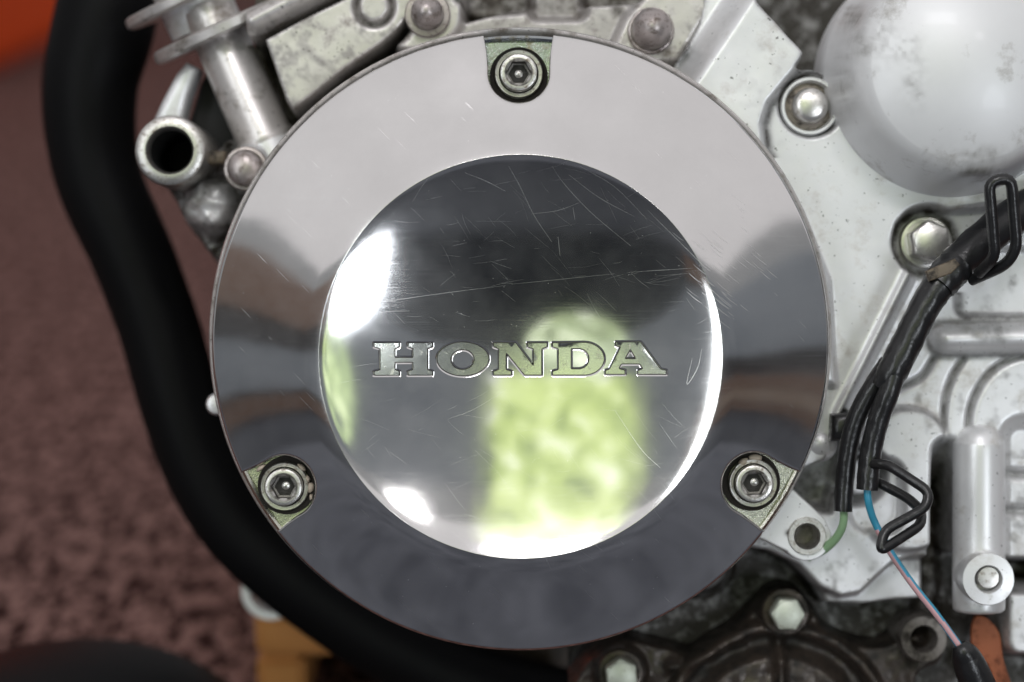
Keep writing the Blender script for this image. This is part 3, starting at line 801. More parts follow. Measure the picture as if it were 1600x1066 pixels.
def case_fun(X, Y):
    z = np.full(X.shape, -62.0); di = np.full(X.shape, 1.0)  # di: real grime at seams, plus shade painted into deep gaps
    def ov(sd, zl, w_, d=None):
        nonlocal z, di
        t = sstep(w_, -w_, sd); z = z * (1 - t) + zl * t
        if d is not None: di = di * (1 - t) + d * t
    ov(sd_circle(X, Y, 1112, 900, 40), -46, 22, .25)
    ov(sd_poly(X, Y, FCV), -41, 7, .12)
    ov(sd_poly(X, Y, EC), -32, 7, .05)
    ov(sd_box(X, Y, 1650, 850, 74, 190, 30), -36, 16, .12)
    ov(sd_box(X, Y, 1622, 905, 40, 20, 14), -56, 12, 1)
    for py in (742, 800): 
        d = sd_seg(X, Y, 1570, py, 1700, py + 8); z -= 2.0 * np.exp(-(d / 7) ** 2); di = np.maximum(di, .6 * np.exp(-(d / 8) ** 2))
    # curved grooves in the plate
    for pts in ([(1512, 560), (1494, 590), (1482, 630), (1479, 700)], [(1650, 548), (1585, 562), (1545, 592), (1522, 640), (1518, 690)], [(1465, 560), (1445, 590), (1410, 608)]):
        c = [tuple(p) for p in catmull(pts, 6)]; d = sd_line(X, Y, c); z -= 2.4 * np.exp(-(d / 4.2) ** 2); di = np.maximum(di, .75 * np.exp(-(d / 5) ** 2))
    # sunken panel under the harness and the shelf above the bar
    ov(sd_box(X, Y, 1560, 440, 62, 52, 12), -35, 5)
    d = np.abs(sd_box(X, Y, 1585, 435, 78, 62, 12)); di = np.maximum(di, .75 * np.exp(-(d / 9) ** 2) * (Y > 455))
    d = sd_seg(X, Y, 1480, 530, 1680, 526)
    t = np.clip(1 - (d / 26) ** 2, 0, 1); z = np.where(t > 0, np.maximum(z, -33 + 7.5 * np.sqrt(t)), z); di = np.where(t > 0, di * .3, di)
    di = np.maximum(di, .55 * np.exp(-((d - 28) / 6) ** 2))
    # rounded lobe and the deep gap beside it
    sdl = sd_box(X, Y, 1420, 750, 62, 112, 58); ov(sdl, -27.5, 6, .10)
    d = np.abs(sdl + 2); di = np.maximum(di, .55 * np.exp(-(d / 7) ** 2))
    ov(sd_box(X, Y, 1372, 775, 40, 58, 30), -34, 6, .12)
    tg = sstep(680, 790, Y); ov(sd_box(X, Y, 1482, 850, 19, 160, 16), -36 - 22 * tg, 12, .3 + .7 * tg)  # gap darkens downward in colour too, as painted shade
    # area at the harness foot
    ov(sd_circle(X, Y, 1345, 745, 44), -43, 8, .5)
    ov(sd_circle(X, Y, 1350, 748, 30), -36, 4, .15)
    ov(sd_poly(X, Y, [(1205, 720), (1312, 640), (1345, 670), (1318, 735), (1300, 800), (1210, 790)]), -44, 8, .7)
    # stepped plates round the cover
    ov(sd_poly(X, Y, A2), -25, 5, .02)
    rib = sd_line(X, Y, [(1424, 424), (1312, 648)]); z += 1.3 * np.exp(-((rib - 7) / 6) ** 2) * (X < 1440); di = np.maximum(di, .55 * np.exp(-(rib / 6) ** 2))
    sda = sd_poly(X, Y, A1L); 
    ov(np.where(X < 1180, sda, 99), -27, 3, .25)
    sd1 = sd_poly(X, Y, A1); ov(sd1, -20.5, 7, .0); lf = ((X - 1083) * 93 + (Y - 84) * 62) / 112.0; z = np.where((sd1 < 8) & (Y < 140), np.minimum(z, -31.5 + 11 * sstep(-12, 34, lf)), z)
    di = np.maximum(di, .8 * np.exp(-((sd1 - 7) / 7) ** 2) * ((Y < 250) & (X > 1150)))
    di = np.maximum(di, .35 * np.exp(-((np.hypot(X - 1010, Y - 130)) / 60) ** 2))
    # void above the corner
    ov(sd_poly(X, Y, [(1128, -90), (1258, 84), (1262, 104), (1320, 130), (1420, -90)]), -95, 4, 1)  # void also coloured black for its shade
    # bolt seats
    sdb = sd_circle(X, Y, 1265, 165, 50); ov(sdb, -28, 4, .25); di = np.maximum(di, .9 * np.exp(-((sdb + 3) / 7) ** 2))
    sdb = sd_circle(X, Y, 1448, 378, 54); ov(sdb, -33, 6, .35); di = np.maximum(di, .9 * np.exp(-((sdb + 6) / 10) ** 2))
    z += (vnoise(X, Y, 17) - .5) * .05 + (vnoise(X, Y, 90) - .5) * .35
    di = np.maximum(di, np.clip((-44 - z) / 10, 0, 1))
    nz = vnoise(X, Y, 37) * .55 + vnoise(X + 90, Y, 14) * .3 + vnoise(X, Y + 50, 6) * .15
    wgt = np.clip(sstep(1400, 1470, X) * sstep(370, 420, Y) + .8 * np.exp(-((X - 1190) / 40) ** 2 - ((Y - 150) / 70) ** 2) + sstep(780, 850, Y), 0, 1)
    di = np.maximum(di, .5 * sstep(.52, .80, nz) * wgt)
    gy_, gx_ = np.gradient(z); edge = np.clip(np.hypot(gx_, gy_) - .5, 0, 3) / 3; e2_ = edge.copy()
    for _ in range(5): e2_ = (e2_ + np.roll(e2_, 1, 0) + np.roll(e2_, -1, 0) + np.roll(e2_, 1, 1) + np.roll(e2_, -1, 1)) / 5
    di = np.maximum(di, np.clip(e2_ * 1.5, 0, .75) * (.25 + .9 * nz))  # painted shade along steep steps, broken up with patchy dirt
    return z, di
case = hfield('crankcase', 1000, 1700, -80, 1100, 3, case_fun, f_case, M['silver'], eng)

# ---- dome at the upper right
fd = Fr(-24); kd = fd.k
pr = [(198 * kd, -.045), (198 * kd, -.028), (195 * kd, -.0262), (190 * kd, -.0240), (180 * kd, -.0160), (174 * kd, -.0108), (169 * kd, -.0072), (163 * kd, -.0048), (156 * kd, -.0034)]
for t in np.linspace(148, 0, 50): pr.append((t * kd, -.0026 + .0056 * (1 - (t / 152) ** 2)))
dome = lathe('dome_cover', fd.p(1486, 116, 0), pr, mat_metal('dome_paint', (.79, .79, .80), .22, .46, .10, stain=(.22, .19, .15), stain_amt=.06, sscale=48, grain=.02, gscale=1500, speck=.0, coat=.08, dirt_shade=(.10, .085, .065)), eng, 220)
dv = []
for v_ in dome.data.vertices:
    X = np.array([[800 + v_.co.x / kd]]); Y = np.array([[533 - v_.co.y / kd]]); q = 0.0
    nz = float(vnoise(X, Y, 16)[0, 0] * .5 + vnoise(X, Y, 6)[0, 0] * .5)
    for cx, cy, rx, ry, am in ((1325, 45, 14, 60, 1.0), (1345, 80, 30, 40, .8), (1385, 95, 22, 18, .8), (1400, 140, 16, 40, .6), (1408, 168, 7, 7, 1), (1420, 246, 6, 5, 1), (1490, 255, 60, 14, .7), (1500, 278, 40, 7, 1), (1556, 235, 7, 12, .6), (1310, 150, 12, 60, .8)):
        q = max(q, am * math.exp(-((X[0, 0] - cx) / rx) ** 2 - ((Y[0, 0] - cy) / ry) ** 2))
    dv.append(min(1, max(0, .5 * q * (nz * 2.4 - .6))))
at = dome.data.attributes.new('dirt_shade', 'FLOAT', 'POINT'); at.data.foreach_set('value', dv)

def hex_bolt(name, f, px, py, z, rw, rh, hh, parent, mat, cup=False, rot=.3, washer_mat=None, dome=False):
    b = subempty(name, parent); c = f.p(px, py, z); k = f.k
    lathe('washer', c, [(rw * k, -.002), (rw * k, .0010), (rw * k * .95, .0014), (rh * k * 1.05, .0015), (rh * k * 1.02, .0010), (rh * k * .8, .0010)], washer_mat or mat, b, 48)
    n = 6
    bm = bmesh.new()
    if dome:
        bm.free()
        pr = [(rh * k, .001), (rh * k, hh * .55)] + [(rh * k * math.cos(a), hh * .55 + hh * .45 * math.sin(a)) for a in np.linspace(.15, math.pi / 2, 9)]
        lathe('bolt_head', c, pr, mat, b, 40); return b
    g = bmesh.ops.create_cone(bm, cap_ends=True, segments=6, radius1=rh * k, radius2=rh * k, depth=hh)
    bmesh.ops.rotate(bm, verts=bm.verts, matrix=Matrix.Rotation(rot, 3, 'Z'))
    bmesh.ops.bevel(bm, geom=list(bm.edges), offset=rh * k * .12, segments=3, affect='EDGES', profile=.5)
    bmesh.ops.translate(bm, verts=bm.verts, vec=c + Vector((0, 0, hh / 2 + .0008)))
    me = bpy.data.meshes.new('bolt_head'); bm.to_mesh(me); bm.free(); me.materials.append(mat); me.polygons.foreach_set('use_smooth', [True] * len(me.polygons))
    o = bpy.data.objects.new('bolt_head', me); C.objects.link(o); o.parent = b; auto(o, 50)
    if cup: lathe('head_face', c + Vector((0, 0, hh + .0008)), [(rh * k * .80, 0), (rh * k * .78, .0004), (rh * k * .6, .0007), (0, .0011)], mat, b, 36)
    return b
brite = mat_metal('bolt_bright', (.72, .70, .67), .85, .30, .15, stain=(.2, .17, .12), stain_amt=.2, sscale=300, grain=.1, gscale=2200)
pale = mat_metal('bolt_pale', (.62, .66, .57), .4, .45, .15, stain=(.25, .24, .18), stain_amt=.2, sscale=300, grain=.15, gscale=1500)
def cup_bolt(f, px, py, z, ro, rh, hh, mat):
    b = subempty('case_bolt', eng); c = f.p(px, py, z); k = f.k
    lathe('cup_rim', c, [(ro * k, -.002), (ro * k, .0022), ((ro - 2) * k, .0028), ((ro - 6) * k, .0028), ((ro - 8) * k, .0018), ((ro - 9) * k, .0004)], mat, b, 56, close=False)
    lathe('washer', c, [((ro - 8) * k, -.0004), ((ro - 8) * k, .0006), (rh * k, .0008)], gr2, b, 48, close=False)
    pr = [(rh * k, 0), (rh * k, hh * .6), (rh * k * .93, hh * .82)] + [(rh * k * t, hh * (.86 + .14 * (1 - t * t))) for t in (.85, .6, .3, 0)]
    lathe('bolt_head', c, pr, brite, b, 40)
gr2 = mat_metal('washer_grimy', (.22, .19, .16), .5, .45, .2, stain=(.04, .035, .03), stain_amt=.5, sscale=260, grain=.3, gscale=1500)
cup_bolt(Fr(-26), 1265, 166, -28, 46, 28, .0055, M['silver'])
hex_bolt('case_bolt', Fr(-28), 1450, 378, -32, 41, 33, .0080, eng, brite, cup=True, rot=.15)
bronze = mat_metal('dull_bolt', (.42, .375, .365), .7, .36, .15, stain=(.14, .11, .09), stain_amt=.4, sscale=260, grain=.1, gscale=1800)
hex_bolt('head_bolt', Fr(-28), 667, 19, -33, 36, 25, .0100, eng, bronze, dome=True)
hex_bolt('head_bolt', Fr(-26), 1019, 44, -32, 37, 31, .0125, eng, bronze, dome=True)
hex_bolt('cover_bolt', Fr(-44), 1228, 957, -46, 37, 27, .0060, eng, pale, cup=True, rot=.5, washer_mat=M['oily'])
hex_bolt('cover_bolt', Fr(-44), 970, 1052, -46, 36, 27, .0060, eng, pale, cup=True, rot=.1, washer_mat=M['oily'])

# ---- upright cylinder, its bolted foot
fv = Fr(-28); kv = fv.k
tube('gallery_cylinder', [(fv.x(1536), fv.y(py), -.033, r * 1.1 * kv) for py, r in ((664, 8), (668, 20), (676, 29), (690, 35), (705, 37), (780, 37.5), (870, 37.5), (900, 38), (950, 37), (956, 35), (960, 30), (963, 8))], M['silver'], eng, 40, 4)
bb = subempty('gallery_bolt', eng)
lathe('boss', fv.p(1536, 901, 0), [(41 * kv, -.034), (41 * kv, -.0225), (39.5 * kv, -.0215), (22 * kv, -.0213), (20 * kv, -.0225), (19 * kv, -.027)], M['silver'], bb, 56)
lathe('bolt_end', fv.p(1537, 899, 0), [(18 * kv, -.030), (18 * kv, -.0228), (16 * kv, -.0222), (0, -.0220)], M['steel'], bb, 36)
# ---- mounting arm with threaded hole
fm = Fr(-22); km = fm.k
arm = [(1150, 770), (1215, 745), (1240, 762), (1292, 810), (1303, 835)] + [(1261 + 42 * math.cos(R(a)), 838 + 42 * math.sin(R(a))) for a in range(10, 150, 12)] + [(1190, 846), (1130, 822)]
armo = subempty('mounting_arm', eng)
def arm_fun(X, Y):
    z = np.full(X.shape, -44.0); di = np.zeros(X.shape)
    z = over(z, sd_poly(X, Y, arm), -22.5, 3); h = sd_circle(X, Y, 1261, 838, 25); z = over(z, h, -37, 3)
    di = np.maximum(sstep(-2, -10, h), np.exp(-((np.hypot(X - 1232, Y - 833)) / 5) ** 2))  # hole darkened in colour for its shade, plus a small spot
    return z, di
hfield('arm_plate', 1110, 1312, 730, 890, 2, arm_fun, fm, M['silver'], armo, cut=-43)
lathe('boss', fm.p(1261, 838, 0), [(30 * km, -.030), (30 * km, -.0222), (28.5 * km, -.0216), (21 * km, -.0216), (19.5 * km, -.0220), (16.5 * km, -.0240), (15.5 * km, -.036)], M['steel'], armo, 48, close=False)
lathe('hole', fm.p(1261, 838, 0), [(16.5 * km, -.0310), (10 * km, -.0335), (0, -.034)], M['dark_steel'], armo, 32)
lathe('stud', Fr(-24).p(1283, 694, 0), [(31 * kv, -.046), (31 * kv, -.030), (26 * kv, -.0262), (15 * kv, -.0245), (0, -.024)], M['silver'], eng, 36)
# ---- oily cover at the bottom
fo_ = Fr(-46)
def low_fun(X, Y):
    z = np.full(X.shape, -66.0); di = np.full(X.shape, .9)
    def ov(sd, zl, w_, d=None):
        nonlocal z, di
        t = sstep(w_, -w_, sd); z = z * (1 - t) + zl * t
        if d is not None: di = di * (1 - t) + d * t
    body = [(900, 1060), (960, 1000), (1040, 1010), (1090, 1022), (1130, 1000), (1180, 950), (1228, 925), (1275, 950), (1300, 985), (1370, 1010), (1420, 990), (1450, 960), (1485, 990), (1480, 1040), (1440, 1066), (1430, 1150), (900, 1150)]
    ov(sd_poly(X, Y, [tuple(p) for p in catmull_closed(body, 5)]), -50, 9, .25)
    ov(sd_circle(X, Y, 1215, 1160, 188), -46, 7, .1)
    ov(sd_circle(X, Y, 1215, 1160, 168), -52, 8, .55)
    ov(sd_circle(X, Y, 1215, 1160, 140), -47, 14, .2)
    d = sd_seg(X, Y, 1218, 985, 1222, 1140); z = z + 3.5 * np.exp(-(d / 9) ** 2); di = di * (1 - .6 * np.exp(-(d / 9) ** 2))
    d = sd_seg(X, Y, 1160, 1005, 1050, 1045); z = z + 2.5 * np.exp(-(d / 10) ** 2); di = di * (1 - .6 * np.exp(-(d / 10) ** 2))
    d = sd_seg(X, Y, 1370, 985, 1436, 1000); z = z + 4 * np.exp(-(d / 12) ** 2)
    ov(sd_circle(X, Y, 1228, 957, 40), -47, 6, .6); ov(sd_circle(X, Y, 970, 1052, 42), -47, 6, .6)
    z += (vnoise(X, Y, 11) - .5) * .5 + (vnoise(X, Y, 31) - .5) * 1.2
    return z, di
hfield('oil_pump_cover', 890, 1520, 880, 1110, 3, low_fun, fo_, M['oily'], eng)
gry = mat_metal('oily_boss', (.20, .18, .165), .5, .4, .2, stain=(.03, .025, .02), stain_amt=.5, sscale=160, grain=.25, gscale=1100)
lathe('threaded_boss', fo_.p(1440, 996, 0), [(38 * fo_.k, -.062), (38 * fo_.k, -.0445), (35 * fo_.k, -.0425), (22 * fo_.k, -.0425), (19 * fo_.k, -.0445), (18 * fo_.k, -.060)], gry, eng, 44, close=False)
lathe('boss_hole', fo_.p(1440, 996, 0), [(19.5 * fo_.k, -.052), (0, -.053)], M['hole'], eng, 24)
# ---- block behind, so the casting has a body
fb = Fr(-100)
prism('engine_block', [(440, 60), (1120, -120), (1720, -120), (1720, 1120), (1010, 1120), (1000, 930), (700, 850), (500, 700), (420, 500)], fb, -220, -100, M['oily'], eng, .004)
prism('lower_case', [(600, 860), (1000, 860), (1010, 1160), (680, 1160), (600, 1000)], Fr(-130), -200, -130, M['oily'], eng, .004)

# ---- cylinder base along the top
f_top = Fr(-36)
def top_fun(X, Y):
    z = np.full(X.shape, -56.0); di = np.full(X.shape, .9)  # base coloured dark for the shade in the gaps
    def ov(sd, zl, w_, d=None):
        nonlocal z, di
        t = sstep(w_, -w_, sd); z = z * (1 - t) + zl * t
        if d is not None: di = di * (1 - t) + d * t
    rail = [(430, 240), (520, 150), (600, 95), (690, 40), (800, 10), (1000, 0), (1130, -90), (1180, -90), (1100, 150), (800, 160), (600, 230), (480, 320)]
    ov(sd_poly(X, Y, rail), -36, 8, .35)
    pad = [(615, 75), (640, 30), (630, -90), (712, -90), (725, 20), (705, 62), (660, 80)]
    ov(sd_poly(X, Y, [tuple(p) for p in catmull_closed(pad, 4)]), -33.5, 6, .1)
    pad = [(955, 75), (975, 30), (1010, -10), (1060, -90), (1150, -90), (1110, 20), (1060, 100), (1000, 105)]
    ov(sd_poly(X, Y, pad), -32, 7, .08)
    blk = [(412, 62), (470, 30), (560, -14), (590, -90), (655, -90), (648, 20), (622, 52), (598, 72), (540, 112), (492, 152), (458, 176), (446, 160)]
    sdk = sd_poly(X, Y, blk)
    di = np.maximum(di, .95 * np.exp(-((sdk - 6) / 8) ** 2)); z -= 6 * np.exp(-((sdk - 6) / 7) ** 2)
    ov(sdk, -34, 4, .06)
    d = sd_line(X, Y, [(470, 70), (490, 90), (520, 110)]); di = np.maximum(di, .5 * np.exp(-(d / 7) ** 2))
    d = np.hypot((X - 480) / 1.6, (Y - 82)); di = np.maximum(di, .6 * np.exp(-(d / 8) ** 2))
    d = np.hypot((X - 500), (Y - 130)); di = np.maximum(di, .3 * np.exp(-(d / 25) ** 2))
    sdr = sd_circle(X, Y, 585, 12, 27); z -= 2.5 * np.exp(-((sdr - 1) / 4) ** 2); di = np.maximum(di, .95 * np.exp(-((sdr - 1) / 5) ** 2))
    d = sd_line(X, Y, [tuple(p) for p in catmull([(715, 0), (735, 14), (770, 20), (830, 15)], 5)]); z -= 3 * np.exp(-(d / 4) ** 2); di = np.maximum(di, 1.0 * np.exp(-(d / 4.5) ** 2))
    ov(sd_box(X, Y, 872, -4, 42, 30, 12), -48, 10, .6); 
    d = np.hypot(X - 965, Y - 18); di = np.maximum(di, .8 * np.exp(-(d / 16) ** 2))
    bar = sd_seg(X, Y, 395, 32, 560, -55); t = np.clip(1 - (bar / 24) ** 2, 0, 1)
    z = np.where(t > 0, np.maximum(z, -44 + 9 * np.sqrt(t)), z); di = np.where(t > 0, .1, di)
    z += (vnoise(X, Y, 13) - .5) * .06 + (vnoise(X, Y, 60) - .5) * .3
    nz = vnoise(X, Y, 30) * .5 + vnoise(X + 90, Y, 11) * .3 + vnoise(X, Y + 50, 5) * .2; di = np.maximum(di, .45 * sstep(.56, .80, nz))
    return z, di
hfield('cylinder_base', 385, 1130, -90, 260, 3, top_fun, f_top, M['silver_warm'], eng)

# ---- left side: coolant tube, cooling fins, mounting eye
ft = Fr(-52); kt = ft.k
axd = Vector((412 - 342, -(214 - 58), 0)).normalized()
tb = subempty('coolant_pipe', eng)
tube('pipe_wall', [(ft.x(322), ft.y(12), -.056, 43 * kt), (ft.x(345), ft.y(62), -.055, 43 * kt), (ft.x(380), ft.y(142), -.053, 43.5 * kt), (ft.x(410), ft.y(208), -.051, 44 * kt), (ft.x(416), ft.y(222), -.051, 46 * kt)], M['silver_warm'], tb, 44)
lathe('collar', ft.p(414, 219, -51), [(47 * kt, -.0008), (48.5 * kt, 0), (47 * kt, .0012), (40 * kt, .0014)], M['silver_warm'], tb, 48, axis=axd)
lathe('socket', ft.p(421, 234, -51), [(46 * kt, -.003), (47 * kt, .0), (47 * kt, .02)], M['silver'], tb, 48, axis=axd)
axf = Vector((axd.x, axd.y, -.14)).normalized()
for (px, py, rad, th) in ((352, 36, 128, 20), (298, -14, 118, 18), (268, -66, 118, 18)):
    lathe('cooling_fin', ft.p(px, py, -60), [(0, -th / 2 * kt), ((rad - 5) * kt, -th / 2 * kt), (rad * kt, -th * .3 * kt), (rad * kt, th * .3 * kt), ((rad - 5) * kt, th / 2 * kt), (0, th / 2 * kt)], M['silver_warm'], eng, 80, axis=axf)
lathe('fin_hub', ft.p(290, -20, -60), [(58 * kt, -90 * kt), (58 * kt, 60 * kt)], M['silver'], eng, 48, axis=axf)
fe = Fr(-32); ke = fe.k
eye = subempty('mounting_eye', eng)
lathe('eye_ring', fe.p(265, 235, 0), [(51 * ke, -.085), (56 * ke, -.060), (56.5 * ke, -.0345), (54 * ke, -.0325), (50 * ke, -.032), (38 * ke, -.032), (35 * ke, -.0328), (33.5 * ke, -.0345), (33 * ke, -.070)], M['steel'], eye, 72, close=False)
lathe('eye_bore', fe.p(265, 235, 0), [(33.2 * ke, -.036), (33.1 * ke, -.066), (0, -.066)], M['hole'], eye, 48, close=False)
prism('strut', [(292, 98), (312, 108), (296, 150), (285, 196), (236, 200), (254, 160), (276, 118)], Fr(-58), -66, -56, M['silver'], eye, .002)
prism('web', [(318, 236), (352, 236), (352, 256), (318, 256)], Fr(-40), -48, -40, M['tape'], eye, .001)
hex_bolt('eye_bolt', Fr(-34), 382, 262, -38, 35, 28, .0045, eng, bronze, dome=True)
def side_fun(X, Y):
    z = np.full(X.shape, -74.0); di = np.full(X.shape, 1.0)
    pl = [(250, 285), (300, 262), (350, 215), (400, 200), (470, 250), (420, 330), (345, 430), (325, 400), (285, 345)]
    t = sstep(8, -8, sd_poly(X, Y, pl)); z = z * (1 - t) - 56 * t
    bl = np.exp(-(((X - 330) / 44) ** 2 + ((Y - 322) / 42) ** 2) ** 2); z += 14 * bl; di = di * (1 - .9 * bl * (vnoise(X, Y, 22) * .9 + .35))
    bl = np.exp(-(((X - 405) / 40) ** 2 + ((Y - 262) / 46) ** 2) ** 2); z += 16 * bl; di = di * (1 - .95 * bl)
    z += (vnoise(X, Y, 24) - .5) * 5 + (vnoise(X, Y, 10) - .5) * 2
    return z, di
hfield('side_casting', 240, 470, 110, 440, 3, side_fun, Fr(-52), M['silver'], eng, cut=-70)
prism('cavity_shade_block', [(300, 270), (292, 200), (312, 130), (330, 100), (420, 180), (440, 260), (400, 300)], Fr(-66), -110, -66, M['hole'], eng, .002)  # solid block coloured black for the shade of an open cavity
lathe('drain_eye', Fr(-124).p(424, 922, 0), [(33 * .000185, -.145), (33 * .000185, -.125), (35 * .000185, -.1235), (46 * .000185, -.1235), (49 * .000185, -.126), (49 * .000185, -.15)], M['silver'], eng, 56, close=False)
lathe('lug', Fr(-40).p(338, 632, 0), [(18 * .00016, -.050), (18 * .00016, -.042), (14 * .00016, -.040), (0, -.0395)], M['silver'], eng, 28)

# ------------------------------------------------------------------ things round the engine
# black tube
fp = Fr(-105)
pp = [(190, -200, 70), (176, -70, 70), (164, 30, 80), (140, 140, 75), (152, 270, 68), (207, 400, 65), (248, 510, 64), (282, 630, 64), (318, 730, 63), (366, 812, 62), (432, 880, 61), (520, 948, 61), (615, 1010, 61), (740, 1070, 61), (900, 1110, 61)]
tb = tube('frame_tube', [(fp.x(a), fp.y(b), -.105, r * fp.k) for a, b, r in pp], M['pipe'], None, 48, 8, matrix=EM)
tag(tb, 'thick matte black bent tube curving down left of the polished cover', 'tube')

# wiring harness
hz = Fr(-10)
def hp(px, py, z, r): return (hz.x(px), hz.y(py), z / 1000, r * hz.k)
har = thing('wiring_harness', 'black taped wiring harness crossing the casing at right and splitting in two', 'harness')
tube('sleeve', [hp(1720, 270, -22, 30), (hp(1640, 310, -20, 30)), hp(1580, 345, -16, 30), hp(1520, 392, -13, 29), hp(1478, 432, -11, 27), hp(1446, 478, -10, 24), hp(1420, 530, -10, 24), hp(1395, 580, -10, 24), hp(1384, 606, -11, 21)], M['vinyl'], har, 26, 8, wob=.05)
tube('branch_sleeve', [hp(1392, 566, -12, 16), hp(1368, 604, -13, 16), hp(1344, 650, -14, 15.5), hp(1331, 700, -15, 15), hp(1325, 760, -16, 15), hp(1323, 802, -16, 14.5)], M['vinyl'], har, 22, 8, wob=.03)
tube('branch_sleeve', [hp(1402, 566, -9, 16), hp(1388, 612, -9, 17), hp(1374, 652, -10, 17), hp(1363, 700, -11, 17), hp(1358, 740, -11, 17.5), hp(1356, 766, -11, 17)], M['vinyl'], har, 22, 8, wob=.03)
tube('tape_wrap', [hp(1498, 412, -11.2, 29.5), hp(1482, 428, -10.4, 29), hp(1466, 446, -9.8, 27.5)], M['vinyl'], har, 26, 6, wob=.06)
prism('tape_patch', [(1446, 424), (1492, 404), (1500, 414), (1486, 428), (1452, 440)], Fr(-6), -7.5, -5.6, M['tape'], har, .0004)
prism('clamp', [(1302, 648), (1340, 644), (1350, 668), (1338, 690), (1300, 690)], Fr(-18), -34, -19, M['vinyl'], har, .002)
tube('green_wire', [hp(1324, 795, -16, 6.5), hp(1324, 822, -17, 6.5), hp(1316, 846, -20, 7), hp(1300, 866, -24, 8), hp(1278, 880, -28, 9)], M['green'], har, 14, 8)
# blue wire with a pink stripe
bw = tube('blue_wire', [hp(1356, 760, -11, 6), hp(1358, 785, -11, 6), hp(1368, 815, -12, 5.8), hp(1392, 860, -13, 5.6), hp(1430, 915, -14, 5.6), hp(1470, 965, -15, 5.6), hp(1512, 1022, -16, 5.6)], [M['blue'], M['pink']], har, 16, 10, mfun=lambda i, s: 1 if (i > 22 and (s + max(0, i - 24) // 14) % 16 in (12, 13, 14, 15)) else 0)
cn = subempty('connector', har)
tube('boot', [hp(1506, 1012, -16, 12), hp(1512, 1022, -16, 19), hp(1520, 1036, -17, 24), hp(1532, 1062, -18, 27), hp(1560, 1120, -20, 28)], M['vinyl'], cn, 28, 6)

def wire_clip(name, label, pts, r):
    t = tag(tube(name, [hp(*p, r) for p in pts], M['vinyl'], None, 14, 5, matrix=EM), label, 'clip', 'black wire clips on the harness'); return t
def rounded(pts, rad=14, n=5):
    o = [pts[0]]
    for i in range(1, len(pts) - 1):
        a, b, c = (np.array(pts[j], float) for j in (i - 1, i, i + 1))
        p = b + (a - b) / np.linalg.norm(a - b) * min(rad, np.linalg.norm(a - b) * .45); q = b + (c - b) / np.linalg.norm(c - b) * min(rad, np.linalg.norm(c - b) * .45)
        for t in np.linspace(0, 1, n): o.append(tuple((1 - t) ** 2 * p + 2 * t * (1 - t) * b + t * t * q))
    o.append(pts[-1]); return o
def clip(name, label, pts, r, rad):
    q = rounded(pts, rad)
    o = tube(name, [hp(*p, r) for p in q], M['vinyl'], None, 14, matrix=EM, smoothpath=False)
    tag(o, label, 'clip', 'black coated wire clips holding the harness')
clip('wire_clip', 'black coated hairpin clip hooked over the upper harness near the dome', [(1524, 428, -6), (1540, 405, 1), (1526, 290, 4), (1560, 284, 4), (1573, 390, 1), (1560, 416, -1), (1518, 438, -10)], 9, 16)
clip('wire_clip', 'black coated bent loop clip beside the blue wire', [(1352, 728, -13), (1378, 722, -4), (1440, 764, 0), (1434, 788, 1), (1368, 822, 3), (1361, 848, 4), (1366, 850, 4), (1428, 815, 0), (1434, 796, -5), (1418, 778, -9), (1362, 748, -14)], 8, 14)
# rusty tag
f_r = Fr(-40)
rt = prism('metal_tag', [tuple(p) for p in catmull_closed([(1522, 968), (1542, 966), (1562, 990), (1568, 1030), (1585, 1090), (1560, 1090), (1545, 1040), (1520, 1015)], 4)], f_r, -42, -40, M['rust'], None, .0003, matrix=EM)
tag(rt, 'rust orange metal tag hanging beside the black wire connector', 'tag')

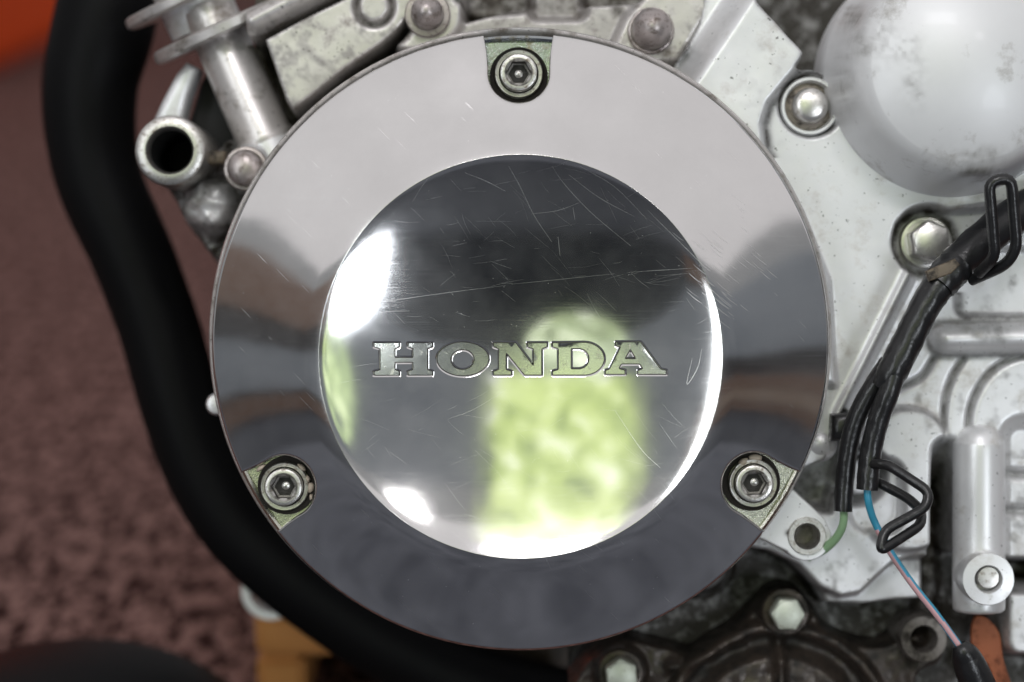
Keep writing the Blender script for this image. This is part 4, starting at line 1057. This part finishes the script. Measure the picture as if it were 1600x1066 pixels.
# floor things
def floor_hit(px, py):
    o = EM @ Vector((0, 0, D)); d = (EM @ Vector(((px - 800) * S, (533 - py) * S, 0))) - o
    return o + d * (-o.z / d.z)
woodm = mat_wood('pine_wood', (.50, .20, .05), (.64, .30, .09))
wbk = thing('wood_block', 'orange brown timber block under the engine at the lower left', 'wood block', matrix=Matrix.Identity(4))
wbox('upper_plank', (-.0777, .128, .0215), (.10, .33, .0365), woodm, .002, wbk)
wbox('lower_plank', (-.0777, .129, 0), (-.0630, .33, .0210), woodm, .002, wbk); wbox('lower_plank', (.05, .131, 0), (.10, .33, .0210), woodm, .002, wbk)
# orange bin far behind
pA = floor_hit(-40, 135); pB = floor_hit(150, 45); L_ab = (pB - pA).length
bn = thing('plastic_bin', 'bright orange plastic bin on the floor at the upper left corner', 'bin', matrix=Matrix.Translation(pA) @ Matrix.Rotation(math.atan2(pB.y - pA.y, pB.x - pA.x), 4, 'Z'))
def taper(name, lo, hi, g, parent):
    bm = bmesh.new(); bmesh.ops.create_cube(bm, size=1)
    for v in bm.verts:
        t = v.co.z + .5; q = [lo[i] + (v.co[i] + .5) * (hi[i] - lo[i]) for i in range(3)]; cx, cy = (lo[0] + hi[0]) / 2, (lo[1] + hi[1]) / 2
        v.co = Vector((cx + (q[0] - cx) * (1 + g * t), cy + (q[1] - cy) * (1 + g * t), q[2]))
    bmesh.ops.bevel(bm, geom=list(bm.edges), offset=.015, segments=3, affect='EDGES')
    me = bpy.data.meshes.new(name); bm.to_mesh(me); bm.free(); me.materials.append(M['orange']); o = bpy.data.objects.new(name, me); C.objects.link(o); o.parent = parent; return o
taper('bin_body', (0, 0, 0), (L_ab, .9, .5), .05, bn); wbox('bin_rim', (-.05, -.05, .46), (L_ab + .05, .95, .52), M['orange'], .012, bn)
# black rounded pad bottom left
fk = Fr(-100); kp = EM @ fk.p(105, 1034, -100)
pr = [(.0, 0), (.050, 0), (.055, .010)] + [(.055 * math.cos(a), .010 + (kp.z - .010) * math.sin(a)) for a in np.linspace(.1, math.pi / 2 - .02, 18)] + [(0, kp.z)]
pd = lathe('rubber_pad', Vector((kp.x, kp.y, 0)), pr, M['pipe'], None, 72)
tag(pd, 'black rounded rubber pad at the bottom left corner', 'pad')
